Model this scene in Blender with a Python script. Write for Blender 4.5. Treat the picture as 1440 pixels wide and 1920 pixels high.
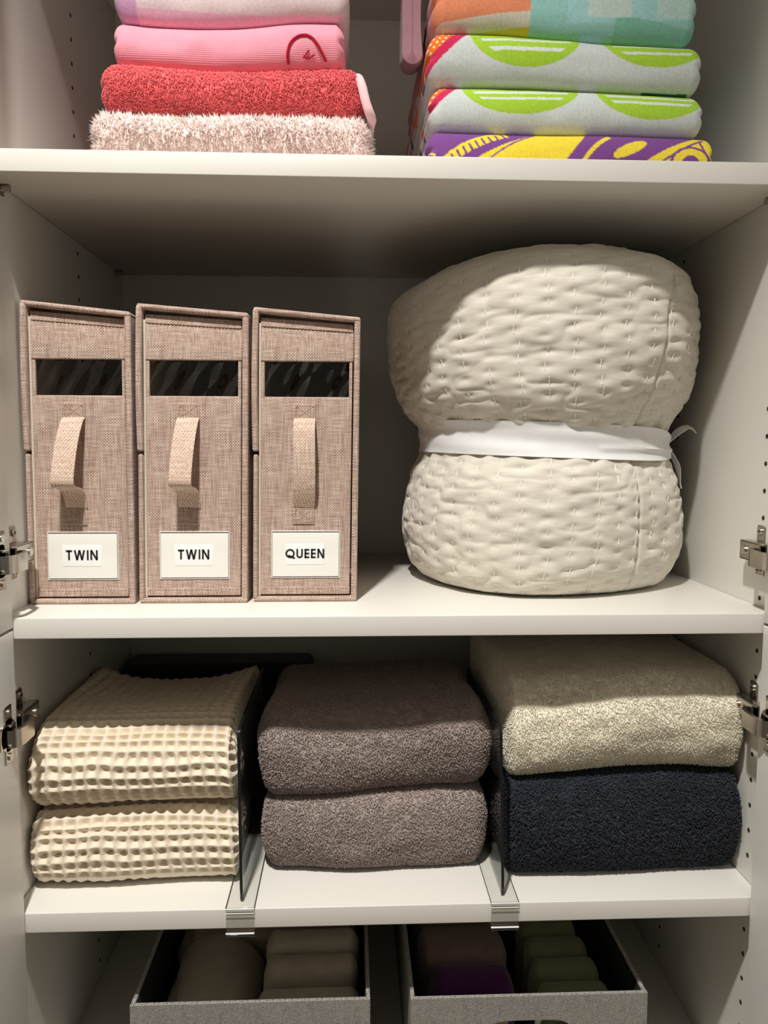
import bpy, bmesh, math
import numpy as np
from mathutils import Matrix, Vector

S = bpy.context.scene
for o in list(bpy.data.objects):
    bpy.data.objects.remove(o)
COL = S.collection

# ------------------------------------------------------------------ camera
CAM = (-0.0501, -0.8468, 1.3919)
YAW, PITCH, ROLL = 0.0428, 0.0885, 0.003
cd = bpy.data.cameras.new('camera')
cam = bpy.data.objects.new('camera', cd)
COL.objects.link(cam)
Fv = Vector((math.sin(YAW) * math.cos(PITCH), math.cos(YAW) * math.cos(PITCH), -math.sin(PITCH)))
Rv = Vector((math.cos(YAW), -math.sin(YAW), 0))
Uv = Rv.cross(Fv)
R2 = Rv * math.cos(ROLL) + Uv * math.sin(ROLL)
U2 = -Rv * math.sin(ROLL) + Uv * math.cos(ROLL)
M = Matrix((R2, U2, -Fv)).transposed().to_4x4()
M.translation = CAM
cam.matrix_world = M
cd.sensor_fit = 'VERTICAL'
cd.sensor_height = 36.0
cd.lens = 1442.0 / 1920.0 * 36.0
cd.clip_start = 0.02
S.camera = cam

# ------------------------------------------------------------------ light
w = bpy.data.worlds.new('world')
S.world = w
w.use_nodes = True
bg = w.node_tree.nodes['Background']
bg.inputs[0].default_value = (1.0, 0.91, 0.77, 1)
bg.inputs[1].default_value = 0.13

ld = bpy.data.lights.new('ceiling_downlight', 'SPOT')
ld.shadow_soft_size = 0.04
ld.spot_size = math.radians(98)
ld.spot_blend = 1.0
ld.energy = 176.0
ld.color = (1.0, 0.975, 0.93)
lo = bpy.data.objects.new('ceiling_downlight', ld)
lo.location = (-0.27, -0.84, 2.80)
lo.rotation_euler = (math.radians(8), 0, 0)
COL.objects.link(lo)

S.view_settings.view_transform = 'Standard'
S.view_settings.look = 'None'
S.view_settings.exposure = 0.20
S.view_settings.gamma = 1.0
S.view_settings.use_curve_mapping = False

# ------------------------------------------------------------------ helpers
def lin(c):
    c = np.asarray(c, float) / 255.0
    return np.where(c <= 0.04045, c / 12.92, ((c + 0.055) / 1.055) ** 2.4)

def rgba(c):
    l = lin(c)
    return (float(l[0]), float(l[1]), float(l[2]), 1.0)

_h = np.random.RandomState(7).rand(4096)
_pm = np.random.RandomState(3).permutation(4096)

def vnoise(p, scale, seed=0):
    """smooth value noise in [-1,1]; p (N,3); scale scalar or 3-vector = cells per metre"""
    q = np.asarray(p, float) * np.asarray(scale, float) + seed * 17.31
    i = np.floor(q).astype(np.int64)
    f = q - i
    f = f * f * (3 - 2 * f)
    def hsh(a, b, c):
        return _h[(_pm[(_pm[(_pm[a & 4095] + b) & 4095] + c) & 4095]) & 4095]
    r = 0
    for dx in (0, 1):
        wx = f[:, 0] if dx else 1 - f[:, 0]
        for dy in (0, 1):
            wy = f[:, 1] if dy else 1 - f[:, 1]
            for dz in (0, 1):
                wz = f[:, 2] if dz else 1 - f[:, 2]
                r = r + wx * wy * wz * hsh(i[:, 0] + dx, i[:, 1] + dy, i[:, 2] + dz)
    return r * 2 - 1

def link(name, me, mat, parent):
    o = bpy.data.objects.new(name, me)
    COL.objects.link(o)
    mats = mat if isinstance(mat, (list, tuple)) else [mat]
    for m in mats:
        if m is not None:
            me.materials.append(m)
    if parent is not None:
        o.parent = parent
        pl = parent.matrix_basis.translation if parent.parent is None else parent.parent.matrix_basis.translation + parent.matrix_basis.translation
    return o

def mk(name, V, Fs, mat, parent=None, smooth=True, col=None, midx=None, offset=None):
    """mesh object from numpy verts and a list of face arrays ((n,3) or (n,4))"""
    V = np.asarray(V, float)
    if parent is not None:
        V = V - org(parent)
    me = bpy.data.meshes.new(name)
    me.vertices.add(len(V))
    me.vertices.foreach_set('co', V.astype(np.float32).ravel())
    Fs = [np.asarray(f, np.int32) for f in Fs if len(f)]
    nl = sum(f.size for f in Fs)
    npoly = sum(len(f) for f in Fs)
    me.loops.add(nl)
    me.polygons.add(npoly)
    me.loops.foreach_set('vertex_index', np.concatenate([f.ravel() for f in Fs]))
    tot = np.concatenate([np.full(len(f), f.shape[1], np.int32) for f in Fs])
    st = np.concatenate([[0], np.cumsum(tot)[:-1]]).astype(np.int32)
    me.polygons.foreach_set('loop_start', st)
    me.polygons.foreach_set('loop_total', tot)
    me.polygons.foreach_set('use_smooth', np.full(npoly, smooth))
    if midx is not None:
        me.polygons.foreach_set('material_index', np.asarray(midx, np.int32))
    if col is not None:
        ca = me.color_attributes.new('Col', 'FLOAT_COLOR', 'POINT')
        c4 = np.ones((len(V), 4), np.float32)
        c4[:, :3] = col
        ca.data.foreach_set('color', c4.ravel())
    me.update(calc_edges=True)
    me.validate()
    return link(name, me, mat, parent)

def org(o):
    v = np.zeros(3)
    while o is not None:
        v = v + np.array(o.location)
        o = o.parent
    return v

def empty(name, loc):
    o = bpy.data.objects.new(name, None)
    o.location = loc
    o.empty_display_size = 0.05
    COL.objects.link(o)
    return o

def tag(o, label, cat, group=None):
    o['label'] = label
    o['category'] = cat
    if group:
        o['group'] = group
    return o

class MB:
    """collects pieces into one mesh"""
    def __init__(s):
        s.V = []; s.F4 = []; s.F3 = []; s.n = 0
    def add(s, V, F4=(), F3=()):
        V = np.asarray(V, float)
        if len(F4): s.F4.append(np.asarray(F4) + s.n)
        if len(F3): s.F3.append(np.asarray(F3) + s.n)
        s.V.append(V); s.n += len(V)
        return s
    def rb(s, lo, hi, r=0.001, seg=2):
        """rounded box"""
        lo = np.array(lo, float); hi = np.array(hi, float)
        rr = np.minimum(r, (hi - lo) / 2.001)
        ax = [np.concatenate([np.linspace(lo[k], lo[k] + rr[k], seg + 1), np.linspace(hi[k] - rr[k], hi[k], seg + 1)]) for k in range(3)]
        _, pos, _, F = rbox(ax[0], ax[1], ax[2], rr)
        return s.add(pos, F)
    def tube(s, pts, rad, seg=8, caps=True, flat=None):
        P = np.array(pts, float); n = len(P)
        rad = np.broadcast_to(np.asarray(rad, float), (n,))
        T = np.gradient(P, axis=0); T /= np.linalg.norm(T, axis=1)[:, None] + 1e-12
        up = np.array([0, 0, 1.0]) if abs(T[:, 2]).mean() < .8 else np.array([0, 1.0, 0])
        A = np.cross(T, up); A /= np.linalg.norm(A, axis=1)[:, None] + 1e-12
        B = np.cross(A, T)
        th = np.linspace(0, 2 * np.pi, seg, endpoint=False)
        ring = P[:, None] + rad[:, None, None] * (A[:, None] * np.cos(th)[None, :, None] + B[:, None] * np.sin(th)[None, :, None])
        V = ring.reshape(-1, 3)
        i, j = np.meshgrid(np.arange(n - 1), np.arange(seg), indexing='ij')
        i = i.ravel(); j = j.ravel(); k = (j + 1) % seg
        F4 = np.stack([i * seg + j, i * seg + k, (i + 1) * seg + k, (i + 1) * seg + j], 1)
        F3 = []
        if caps:
            V = np.vstack([V, P[0], P[-1]])
            a = np.arange(seg); b = (a + 1) % seg
            F3 = np.vstack([np.stack([np.full(seg, n * seg), b, a], 1), np.stack([np.full(seg, n * seg + 1), (n - 1) * seg + a, (n - 1) * seg + b], 1)])
        return s.add(V, F4, F3)
    def cyl(s, c, axis, r, h, seg=24, r2=None):
        c = np.array(c, float); a = np.array(axis, float); a /= np.linalg.norm(a)
        return s.tube([c - a * h / 2, c + a * h / 2], [r, r if r2 is None else r2], seg)
    def sheet(s, G, thick=None, nrm=None):
        """grid of points (n,m,3); optional thickness along normals"""
        G = np.asarray(G, float); n, m = G.shape[:2]
        i, j = np.meshgrid(np.arange(n - 1), np.arange(m - 1), indexing='ij'); i = i.ravel(); j = j.ravel()
        F = np.stack([i * m + j, i * m + j + 1, (i + 1) * m + j + 1, (i + 1) * m + j], 1)
        if not thick:
            return s.add(G.reshape(-1, 3), F)
        du = np.gradient(G, axis=0); dv = np.gradient(G, axis=1)
        N = np.cross(dv, du); N /= np.linalg.norm(N, axis=2)[..., None] + 1e-12
        T = G + N * thick / 2; B = G - N * thick / 2
        V = np.vstack([T.reshape(-1, 3), B.reshape(-1, 3)])
        o = n * m
        Fs = [F[:, ::-1], F + o]
        def strip(idx):
            a = np.array(idx[:-1]); b = np.array(idx[1:])
            Fs.append(np.stack([a, b, b + o, a + o], 1))
        strip(list(range(m))); strip([(n - 1) * m + q for q in range(m)][::-1])
        strip([q * m for q in range(n)][::-1]); strip([q * m + m - 1 for q in range(n)])
        return s.add(V, np.vstack(Fs))
    def warp(s, fn):
        s.V = [fn(v) for v in s.V]
        return s
    def build(s, name, mat, parent=None, smooth=True, col=None):
        V = np.vstack(s.V)
        Fs = []
        if s.F4: Fs.append(np.vstack(s.F4))
        if s.F3: Fs.append(np.vstack(s.F3))
        o = mk(name, V, Fs, mat, parent, smooth, col)
        if smooth:
            sharp(o.data)
        return o

def sharp(me, ang=50):
    if len(me.polygons) > 60000:
        return
    bm = bmesh.new(); bm.from_mesh(me)
    bmesh.ops.recalc_face_normals(bm, faces=bm.faces[:])
    ca = math.radians(ang)
    for e in bm.edges:
        if len(e.link_faces) == 2 and e.calc_face_angle(0) > ca:
            e.smooth = False
    bm.to_mesh(me); bm.free()

def rbox(xs, ys, zs, r):
    """surface of a box with elliptical rounding r=(rx,ry,rz) sampled on the given axis values"""
    ax = [np.asarray(xs, float), np.asarray(ys, float), np.asarray(zs, float)]
    n = [len(a) for a in ax]
    keys = []; grids = []
    for a in range(3):
        b, c = (a + 1) % 3, (a + 2) % 3
        for side in (0, n[a] - 1):
            I, J = np.meshgrid(np.arange(n[b]), np.arange(n[c]), indexing='ij')
            L = [None] * 3
            L[a] = np.full(I.shape, side); L[b] = I; L[c] = J
            key = (L[0] * n[1] + L[1]) * n[2] + L[2]
            grids.append((key.shape, side > 0, sum(k.size for k in keys)))
            keys.append(key.ravel())
    allk = np.concatenate(keys)
    u, inv = np.unique(allk, return_inverse=True)
    k = u % n[2]; j = (u // n[2]) % n[1]; i = u // (n[1] * n[2])
    P = np.stack([ax[0][i], ax[1][j], ax[2][k]], 1)
    Fs = []
    for shp, hi, off in grids:
        id_ = inv[off:off + shp[0] * shp[1]].reshape(shp)
        q = np.stack([id_[:-1, :-1], id_[1:, :-1], id_[1:, 1:], id_[:-1, 1:]], -1).reshape(-1, 4)
        Fs.append(q if hi else q[:, ::-1])
    lo = np.array([a[0] for a in ax]); hi = np.array([a[-1] for a in ax])
    r = np.minimum(np.asarray(r, float), (hi - lo) / 2.0001)
    q = np.clip(P, lo + r, hi - r)
    d = (P - q) / r
    nn = d / (np.linalg.norm(d, axis=1)[:, None] + 1e-12)
    pos = q + r * nn
    nr = nn / r
    nr /= np.linalg.norm(nr, axis=1)[:, None] + 1e-12
    return P, pos, nr, np.vstack(Fs)

def gax(lo, hi, r, step, step_hi=None):
    """axis values: step in the middle, finer in the rounded ends"""
    k = max(3, int(math.ceil(r / step * 1.3)))
    if step_hi:
        mid = [lo + r]; s = step
        while mid[-1] + s < hi - r:
            mid.append(mid[-1] + s); s = min(s * 1.06, step_hi)
        kh = 6
    else:
        mid = list(np.linspace(lo + r, hi - r, max(2, int(math.ceil((hi - lo - 2 * r) / step)) + 1))[:-1]); kh = k
    a = np.linspace(lo, lo + r, k + 1)[:-1]
    b = np.linspace(hi - r, hi, kh + 1)
    return np.concatenate([a, mid, b])

# ------------------------------------------------------------------ materials
def mat_new(name):
    m = bpy.data.materials.new(name)
    m.use_nodes = True
    nt = m.node_tree
    return m, nt, nt.nodes['Principled BSDF']

def node(nt, typ, **kw):
    n = nt.nodes.new(typ)
    for k, v in kw.items():
        if hasattr(n, k):
            setattr(n, k, v)
        else:
            n.inputs[k].default_value = v
    return n

def setp(p, **kw):
    for k, v in kw.items():
        k = k.replace('_', ' ')
        p.inputs[k].default_value = v

def mat_plain(name, c, rough=0.5, metal=0.0, bump=None, **kw):
    m, nt, p = mat_new(name)
    setp(p, Base_Color=rgba(c), Roughness=rough, Metallic=metal, **kw)
    if bump:
        sc, st, di = bump
        tc = node(nt, 'ShaderNodeTexCoord')
        nz = node(nt, 'ShaderNodeTexNoise'); nz.inputs['Scale'].default_value = sc; nz.inputs['Detail'].default_value = 3
        b = node(nt, 'ShaderNodeBump'); b.inputs['Strength'].default_value = st; b.inputs['Distance'].default_value = di
        nt.links.new(tc.outputs['Object'], nz.inputs['Vector'])
        nt.links.new(nz.outputs['Fac'], b.inputs['Height'])
        nt.links.new(b.outputs['Normal'], p.inputs['Normal'])
    return m

def mat_cloth(name, c=None, var=0.12, nscale=60, bscale=900, bstr=0.4, bdist=0.001, sheen=0.25, stretch=(1, 1, 1), rib=None):
    """cloth: colour from c (or the Col attribute), slight mottling, fine bump; rib=(axis, pitch, distance)"""
    m, nt, p = mat_new(name)
    setp(p, Roughness=0.95)
    p.inputs['Specular IOR Level'].default_value = 0.15
    p.inputs['Sheen Weight'].default_value = sheen
    p.inputs['Sheen Roughness'].default_value = 0.5
    tc = node(nt, 'ShaderNodeTexCoord')
    mp = node(nt, 'ShaderNodeMapping'); mp.inputs['Scale'].default_value = stretch
    nt.links.new(tc.outputs['Object'], mp.inputs['Vector'])
    nz = node(nt, 'ShaderNodeTexNoise'); nz.inputs['Scale'].default_value = nscale; nz.inputs['Detail'].default_value = 4
    nt.links.new(mp.outputs['Vector'], nz.inputs['Vector'])
    mr = node(nt, 'ShaderNodeMapRange')
    mr.inputs['From Min'].default_value = 0.3; mr.inputs['From Max'].default_value = 0.7
    mr.inputs['To Min'].default_value = 1 - var; mr.inputs['To Max'].default_value = 1 + var * 0.6
    nt.links.new(nz.outputs['Fac'], mr.inputs['Value'])
    mx = node(nt, 'ShaderNodeMix', data_type='RGBA', blend_type='MULTIPLY')
    mx.inputs['Factor'].default_value = 1.0
    if c is None:
        at = node(nt, 'ShaderNodeVertexColor', layer_name='Col')
        nt.links.new(at.outputs['Color'], mx.inputs[6])
    else:
        mx.inputs[6].default_value = rgba(c)
    nt.links.new(mr.outputs['Result'], mx.inputs[7])
    nt.links.new(mx.outputs[2], p.inputs['Base Color'])
    fine = node(nt, 'ShaderNodeTexNoise'); fine.inputs['Scale'].default_value = bscale; fine.inputs['Detail'].default_value = 2
    nt.links.new(tc.outputs['Object'], fine.inputs['Vector'])
    b = node(nt, 'ShaderNodeBump'); b.inputs['Strength'].default_value = bstr; b.inputs['Distance'].default_value = bdist
    nt.links.new(fine.outputs['Fac'], b.inputs['Height'])
    out = b
    if rib:
        axis, pitch, dist = rib
        wv = node(nt, 'ShaderNodeTexWave', bands_direction=axis)
        wv.inputs['Scale'].default_value = 2 * math.pi / pitch / 20.0
        wv.inputs['Distortion'].default_value = 0.6
        wv.inputs['Detail'].default_value = 1
        nt.links.new(tc.outputs['Object'], wv.inputs['Vector'])
        b2 = node(nt, 'ShaderNodeBump'); b2.inputs['Strength'].default_value = 0.6; b2.inputs['Distance'].default_value = dist
        nt.links.new(wv.outputs['Fac'], b2.inputs['Height'])
        nt.links.new(b.outputs['Normal'], b2.inputs['Normal'])
        out = b2
    nt.links.new(out.outputs['Normal'], p.inputs['Normal'])
    return m

def math_n(nt, op, a, b=None, c=None):
    n = nt.nodes.new('ShaderNodeMath'); n.operation = op
    for i, v in enumerate((a, b, c)):
        if v is None:
            continue
        if isinstance(v, (int, float)):
            n.inputs[i].default_value = v
        else:
            nt.links.new(v, n.inputs[i])
    return n.outputs[0]

def mat_linen(name, dark, mid, light, pitch=0.00165):
    """basket-woven linen: over/under threads in object space"""
    m, nt, p = mat_new(name)
    setp(p, Roughness=0.92); p.inputs['Specular IOR Level'].default_value = 0.15; p.inputs['Sheen Weight'].default_value = 0.15
    tc = node(nt, 'ShaderNodeTexCoord')
    sep = node(nt, 'ShaderNodeSeparateXYZ'); nt.links.new(tc.outputs['Object'], sep.inputs[0])
    n1 = node(nt, 'ShaderNodeTexNoise'); n1.inputs['Scale'].default_value = 25; nt.links.new(tc.outputs['Object'], n1.inputs['Vector'])
    wob = math_n(nt, 'MULTIPLY', n1.outputs['Fac'], 0.004)
    hx = math_n(nt, 'ADD', math_n(nt, 'ADD', sep.outputs[0], sep.outputs[1]), wob)
    hz = math_n(nt, 'ADD', math_n(nt, 'ADD', sep.outputs[2], math_n(nt, 'MULTIPLY', sep.outputs[1], 0.35)), wob)
    k = math.pi / pitch
    sx = math_n(nt, 'SINE', math_n(nt, 'MULTIPLY', hx, k))
    sz = math_n(nt, 'SINE', math_n(nt, 'MULTIPLY', hz, k))
    h = math_n(nt, 'MULTIPLY', sx, sz)
    h01 = math_n(nt, 'MULTIPLY_ADD', h, 0.5, 0.5)
    # uneven yarns, stretched along both thread directions
    yarns = []
    for sc in ((40, 40, 900), (900, 900, 40)):
        mp = node(nt, 'ShaderNodeMapping'); mp.inputs['Scale'].default_value = sc
        nt.links.new(tc.outputs['Object'], mp.inputs['Vector'])
        nz = node(nt, 'ShaderNodeTexNoise'); nz.inputs['Scale'].default_value = 1.0; nz.inputs['Detail'].default_value = 2
        nt.links.new(mp.outputs['Vector'], nz.inputs['Vector'])
        yarns.append(nz.outputs['Fac'])
    y = math_n(nt, 'ADD', yarns[0], yarns[1])
    f = math_n(nt, 'ADD', math_n(nt, 'MULTIPLY', h01, 0.55), math_n(nt, 'MULTIPLY_ADD', y, 0.9, -0.65))
    cr = node(nt, 'ShaderNodeValToRGB')
    cr.color_ramp.elements[0].position = 0.12; cr.color_ramp.elements[0].color = rgba(dark)
    cr.color_ramp.elements[1].position = 0.95; cr.color_ramp.elements[1].color = rgba(light)
    e = cr.color_ramp.elements.new(0.5); e.color = rgba(mid)
    nt.links.new(f, cr.inputs[0])
    nt.links.new(cr.outputs[0], p.inputs['Base Color'])
    b = node(nt, 'ShaderNodeBump'); b.inputs['Strength'].default_value = 0.5; b.inputs['Distance'].default_value = 0.0005
    nt.links.new(f, b.inputs['Height']); nt.links.new(b.outputs['Normal'], p.inputs['Normal'])
    return m

def mat_herringbone(name):
    m, nt, p = mat_new(name)
    setp(p, Roughness=0.9); p.inputs['Specular IOR Level'].default_value = 0.2
    tc = node(nt, 'ShaderNodeTexCoord')
    sep = node(nt, 'ShaderNodeSeparateXYZ'); nt.links.new(tc.outputs['Object'], sep.inputs[0])
    n1 = node(nt, 'ShaderNodeTexNoise'); n1.inputs['Scale'].default_value = 40; nt.links.new(tc.outputs['Object'], n1.inputs['Vector'])
    u = math_n(nt, 'ADD', sep.outputs[0], sep.outputs[1])
    tri = math_n(nt, 'PINGPONG', math_n(nt, 'ADD', u, 10.0), 0.0075)
    v = math_n(nt, 'ADD', math_n(nt, 'ADD', sep.outputs[2], math_n(nt, 'MULTIPLY', sep.outputs[1], 0.5)), math_n(nt, 'MULTIPLY', tri, 1.45))
    v = math_n(nt, 'ADD', v, math_n(nt, 'MULTIPLY', n1.outputs['Fac'], 0.0012))
    s = math_n(nt, 'SINE', math_n(nt, 'MULTIPLY', v, 2 * math.pi / 0.0029))
    n2 = node(nt, 'ShaderNodeTexNoise'); n2.inputs['Scale'].default_value = 500; nt.links.new(tc.outputs['Object'], n2.inputs['Vector'])
    f = math_n(nt, 'ADD', math_n(nt, 'MULTIPLY_ADD', s, 0.5, 0.5), math_n(nt, 'MULTIPLY_ADD', n2.outputs['Fac'], 0.8, -0.4))
    cr = node(nt, 'ShaderNodeValToRGB')
    cr.color_ramp.elements[0].position = 0.25; cr.color_ramp.elements[0].color = rgba((42, 40, 38))
    cr.color_ramp.elements[1].position = 0.8; cr.color_ramp.elements[1].color = rgba((206, 202, 194))
    nt.links.new(f, cr.inputs[0]); nt.links.new(cr.outputs[0], p.inputs['Base Color'])
    b = node(nt, 'ShaderNodeBump'); b.inputs['Strength'].default_value = 0.4; b.inputs['Distance'].default_value = 0.0005
    nt.links.new(f, b.inputs['Height']); nt.links.new(b.outputs['Normal'], p.inputs['Normal'])
    return m

def mat_clear(name, tint=(255, 255, 255), rough=0.03, alpha_refl=0.10, bump=None, gain=0.6):
    """thin clear plastic: transparent plus a little gloss"""
    m = bpy.data.materials.new(name); m.use_nodes = True
    nt = m.node_tree; nt.nodes.clear()
    out = node(nt, 'ShaderNodeOutputMaterial')
    tr = node(nt, 'ShaderNodeBsdfTransparent'); tr.inputs[0].default_value = rgba(tint)
    gl = node(nt, 'ShaderNodeBsdfGlossy'); gl.inputs['Roughness'].default_value = rough
    fr = node(nt, 'ShaderNodeLayerWeight'); fr.inputs[0].default_value = 0.15
    mx = node(nt, 'ShaderNodeMixShader')
    fac = math_n(nt, 'ADD', math_n(nt, 'MULTIPLY', fr.outputs[1], gain), alpha_refl)
    nt.links.new(fac, mx.inputs[0]); nt.links.new(tr.outputs[0], mx.inputs[1]); nt.links.new(gl.outputs[0], mx.inputs[2])
    if bump:
        tc = node(nt, 'ShaderNodeTexCoord'); nz = node(nt, 'ShaderNodeTexNoise'); nz.inputs['Scale'].default_value = bump[0]
        b = node(nt, 'ShaderNodeBump'); b.inputs['Strength'].default_value = bump[1]; b.inputs['Distance'].default_value = bump[2]
        nt.links.new(tc.outputs['Object'], nz.inputs['Vector']); nt.links.new(nz.outputs['Fac'], b.inputs['Height'])
        nt.links.new(b.outputs['Normal'], gl.inputs['Normal']); nt.links.new(b.outputs['Normal'], fr.inputs['Normal'])
    nt.links.new(mx.outputs[0], out.inputs[0])
    return m

M_WHITE = mat_plain('white_melamine', (222, 219, 211), 0.38, bump=(300, 0.04, 0.0005))
M_DOOR = mat_plain('white_door_lacquer', (226, 224, 219), 0.36)
M_HOLE = mat_plain('hole_dark', (38, 34, 28), 0.9)
M_NICKEL = mat_plain('nickel', (186, 180, 170), 0.24, 1.0)
M_SCREW = mat_plain('screw_steel', (205, 200, 192), 0.3, 1.0)
M_FLOOR = mat_plain('floor_wood', (150, 128, 104), 0.5)
M_LINEN = mat_linen('linen_box_fabric', (130, 104, 92), (176, 150, 136), (222, 204, 190))
M_LINEN_IN = mat_cloth('linen_box_lining', (206, 194, 178), 0.05, 40)
M_STRAP = mat_linen('strap_webbing', (160, 132, 116), (202, 176, 158), (236, 216, 198), 0.0019)
M_STITCH = mat_plain('box_thread', (172, 145, 130), 0.9)
M_WINDOW = mat_clear('clear_vinyl', (220, 218, 212), 0.05, 0.06, (14, 0.6, 0.012))
M_POCKET = mat_clear('clear_pocket', (250, 250, 248), 0.12, 0.02)
M_CARD = mat_plain('label_card', (238, 236, 228), 0.55)
M_STICK = mat_plain('label_sticker', (246, 246, 242), 0.45)
M_INK = mat_plain('label_ink', (34, 33, 34), 0.6)
M_ACRYL = mat_clear('clear_acrylic', (222, 224, 224), 0.04, 0.03)
M_ACRYL_B = mat_clear('clear_acrylic_base', (252, 252, 251), 0.10, 0.02, gain=0.15)
M_CLIP = mat_clear('clear_acrylic_clip', (246, 247, 246), 0.12, 0.08, gain=0.2)
M_EDGE = mat_plain('acrylic_dark_edge', (26, 29, 33), 0.12)
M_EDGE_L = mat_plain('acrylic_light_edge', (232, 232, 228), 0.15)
M_HERR = mat_herringbone('herringbone_tweed')
M_BINLIN = mat_plain('bin_black_lining', (30, 28, 26), 0.95)
M_TERRY = mat_cloth('terry_yarn', None, 0.10, 50, 700, 0.3, 0.0008, sheen=0.2)
M_VELOUR = mat_cloth('printed_velour', None, 0.10, 350, 1400, 0.5, 0.0008, sheen=0.15, rib=('X', 0.0022, 0.00025))
M_RIB = mat_cloth('ribbed_pink_cotton', (255, 164, 182), 0.05, 60, 1200, 0.3, 0.0006, rib=('Z', 0.0019, 0.00028))
M_WAFFLE = mat_cloth('waffle_cotton', (232, 218, 196), 0.06, 120, 1100, 0.5, 0.001)
M_QUILT = mat_cloth('oatmeal_jersey', (220, 213, 199), 0.09, 55, 1300, 0.25, 0.0006, stretch=(1, 1, 6))
M_THREAD = mat_plain('quilt_thread', (240, 236, 226), 0.8)
M_RIBBON = mat_cloth('white_twill', (240, 239, 238), 0.03, 60, 1500, 0.3, 0.0005)
M_BIND = mat_cloth('pale_pink_binding', (250, 205, 208), 0.04, 60)
M_EMB = mat_cloth('crimson_thread', (190, 8, 46), 0.05, 200)
M_BLACKB = mat_cloth('charcoal_cloth', (40, 39, 38), 0.1, 60)
M_TAG = mat_plain('tag_paper', (200, 180, 150), 0.7)

# ------------------------------------------------------------------ setting and cabinet
XW = 0.436           # inner half width
YB = 0.497           # back panel
ZT, ZM, ZL, ZF = 1.6974, 1.2, 0.8586, 0.57   # shelf tops, bottom panel
TH = 0.0235

fl = MB().add([(-3, -3, 0), (3, -3, 0), (3, 0.55, 0), (-3, 0.55, 0)], [[0, 1, 2, 3]]).build('floor', M_FLOOR)
fl['kind'] = 'structure'

cab = empty('linen_cabinet', (0, 0.25, 0))
tag(cab, 'white melamine linen cabinet with open doors, shelves and rows of pin holes', 'cabinet')
HOLES = {}
for s, nm in ((-1, 'L'), (1, 'R')):
    a, b = sorted((s * XW, s * (XW + 0.018)))
    sp = MB().rb((a, 0.0, 0.0), (b, YB + 0.006, 2.14), 0.0008).build('side_panel', M_WHITE, cab)
    hm = MB()
    for y in ((0.285,) if s < 0 else (0.037, 0.285)):
        z = 0.602
        while z < 2.08:
            if all(abs(z - q) > 0.02 for q in (ZT - .012, ZM - .012, ZL - .012)) and not (y < .1 and any(abs(z - q) < .035 for q in (1.267, 1.078))):
                hm.cyl((s * (XW - 0.0002), y, z), (1, 0, 0), 0.0027, 0.0006, 14)
            z += 0.032
    ho = hm.build('pin_holes', M_HOLE, sp); ho['kind'] = 'stuff'
MB().rb((-XW, YB, 0.0), (XW, YB + 0.006, 2.14), 0.0005).build('back_panel', M_WHITE, cab)
MB().rb((-XW, 0.0, 2.092), (XW, YB, 2.115), 0.0008).build('top_panel', M_WHITE, cab)
MB().rb((-XW, 0.003, ZF - 0.02), (XW, YB, ZF), 0.0008).build('bottom_panel', M_WHITE, cab)
for z in (ZT, ZM, ZL):
    MB().rb((-XW + 0.0006, 0.0, z - TH), (XW - 0.0006, YB - 0.002, z), 0.001).build('shelf', M_WHITE, cab)
for s in (-1, 1):
    for y in (0.043, 0.46):
        m = MB().cyl((s * (XW - 0.006), y, ZT - TH - 0.004), (1, 0, 0), 0.0038, 0.011, 14)
        m.rb((s * XW - (0.003 if s > 0 else 0), y - .006, ZT - TH - .011), (s * XW + (0 if s > 0 else .003), y + .006, ZT - TH), 0.0008)
        m.build('shelf_support', M_NICKEL, cab)
# doors, opened square to the front
XD = 0.4205
for s in (-1, 1):
    a, b = sorted((s * XD, s * (XD + 0.019)))
    for z0, z1 in ((1.1895, 2.12), (0.06, 1.1865)):
        MB().rb((a, -0.432, z0), (b, -0.0015, z1), 0.0012).build('door', M_DOOR, cab)

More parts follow.
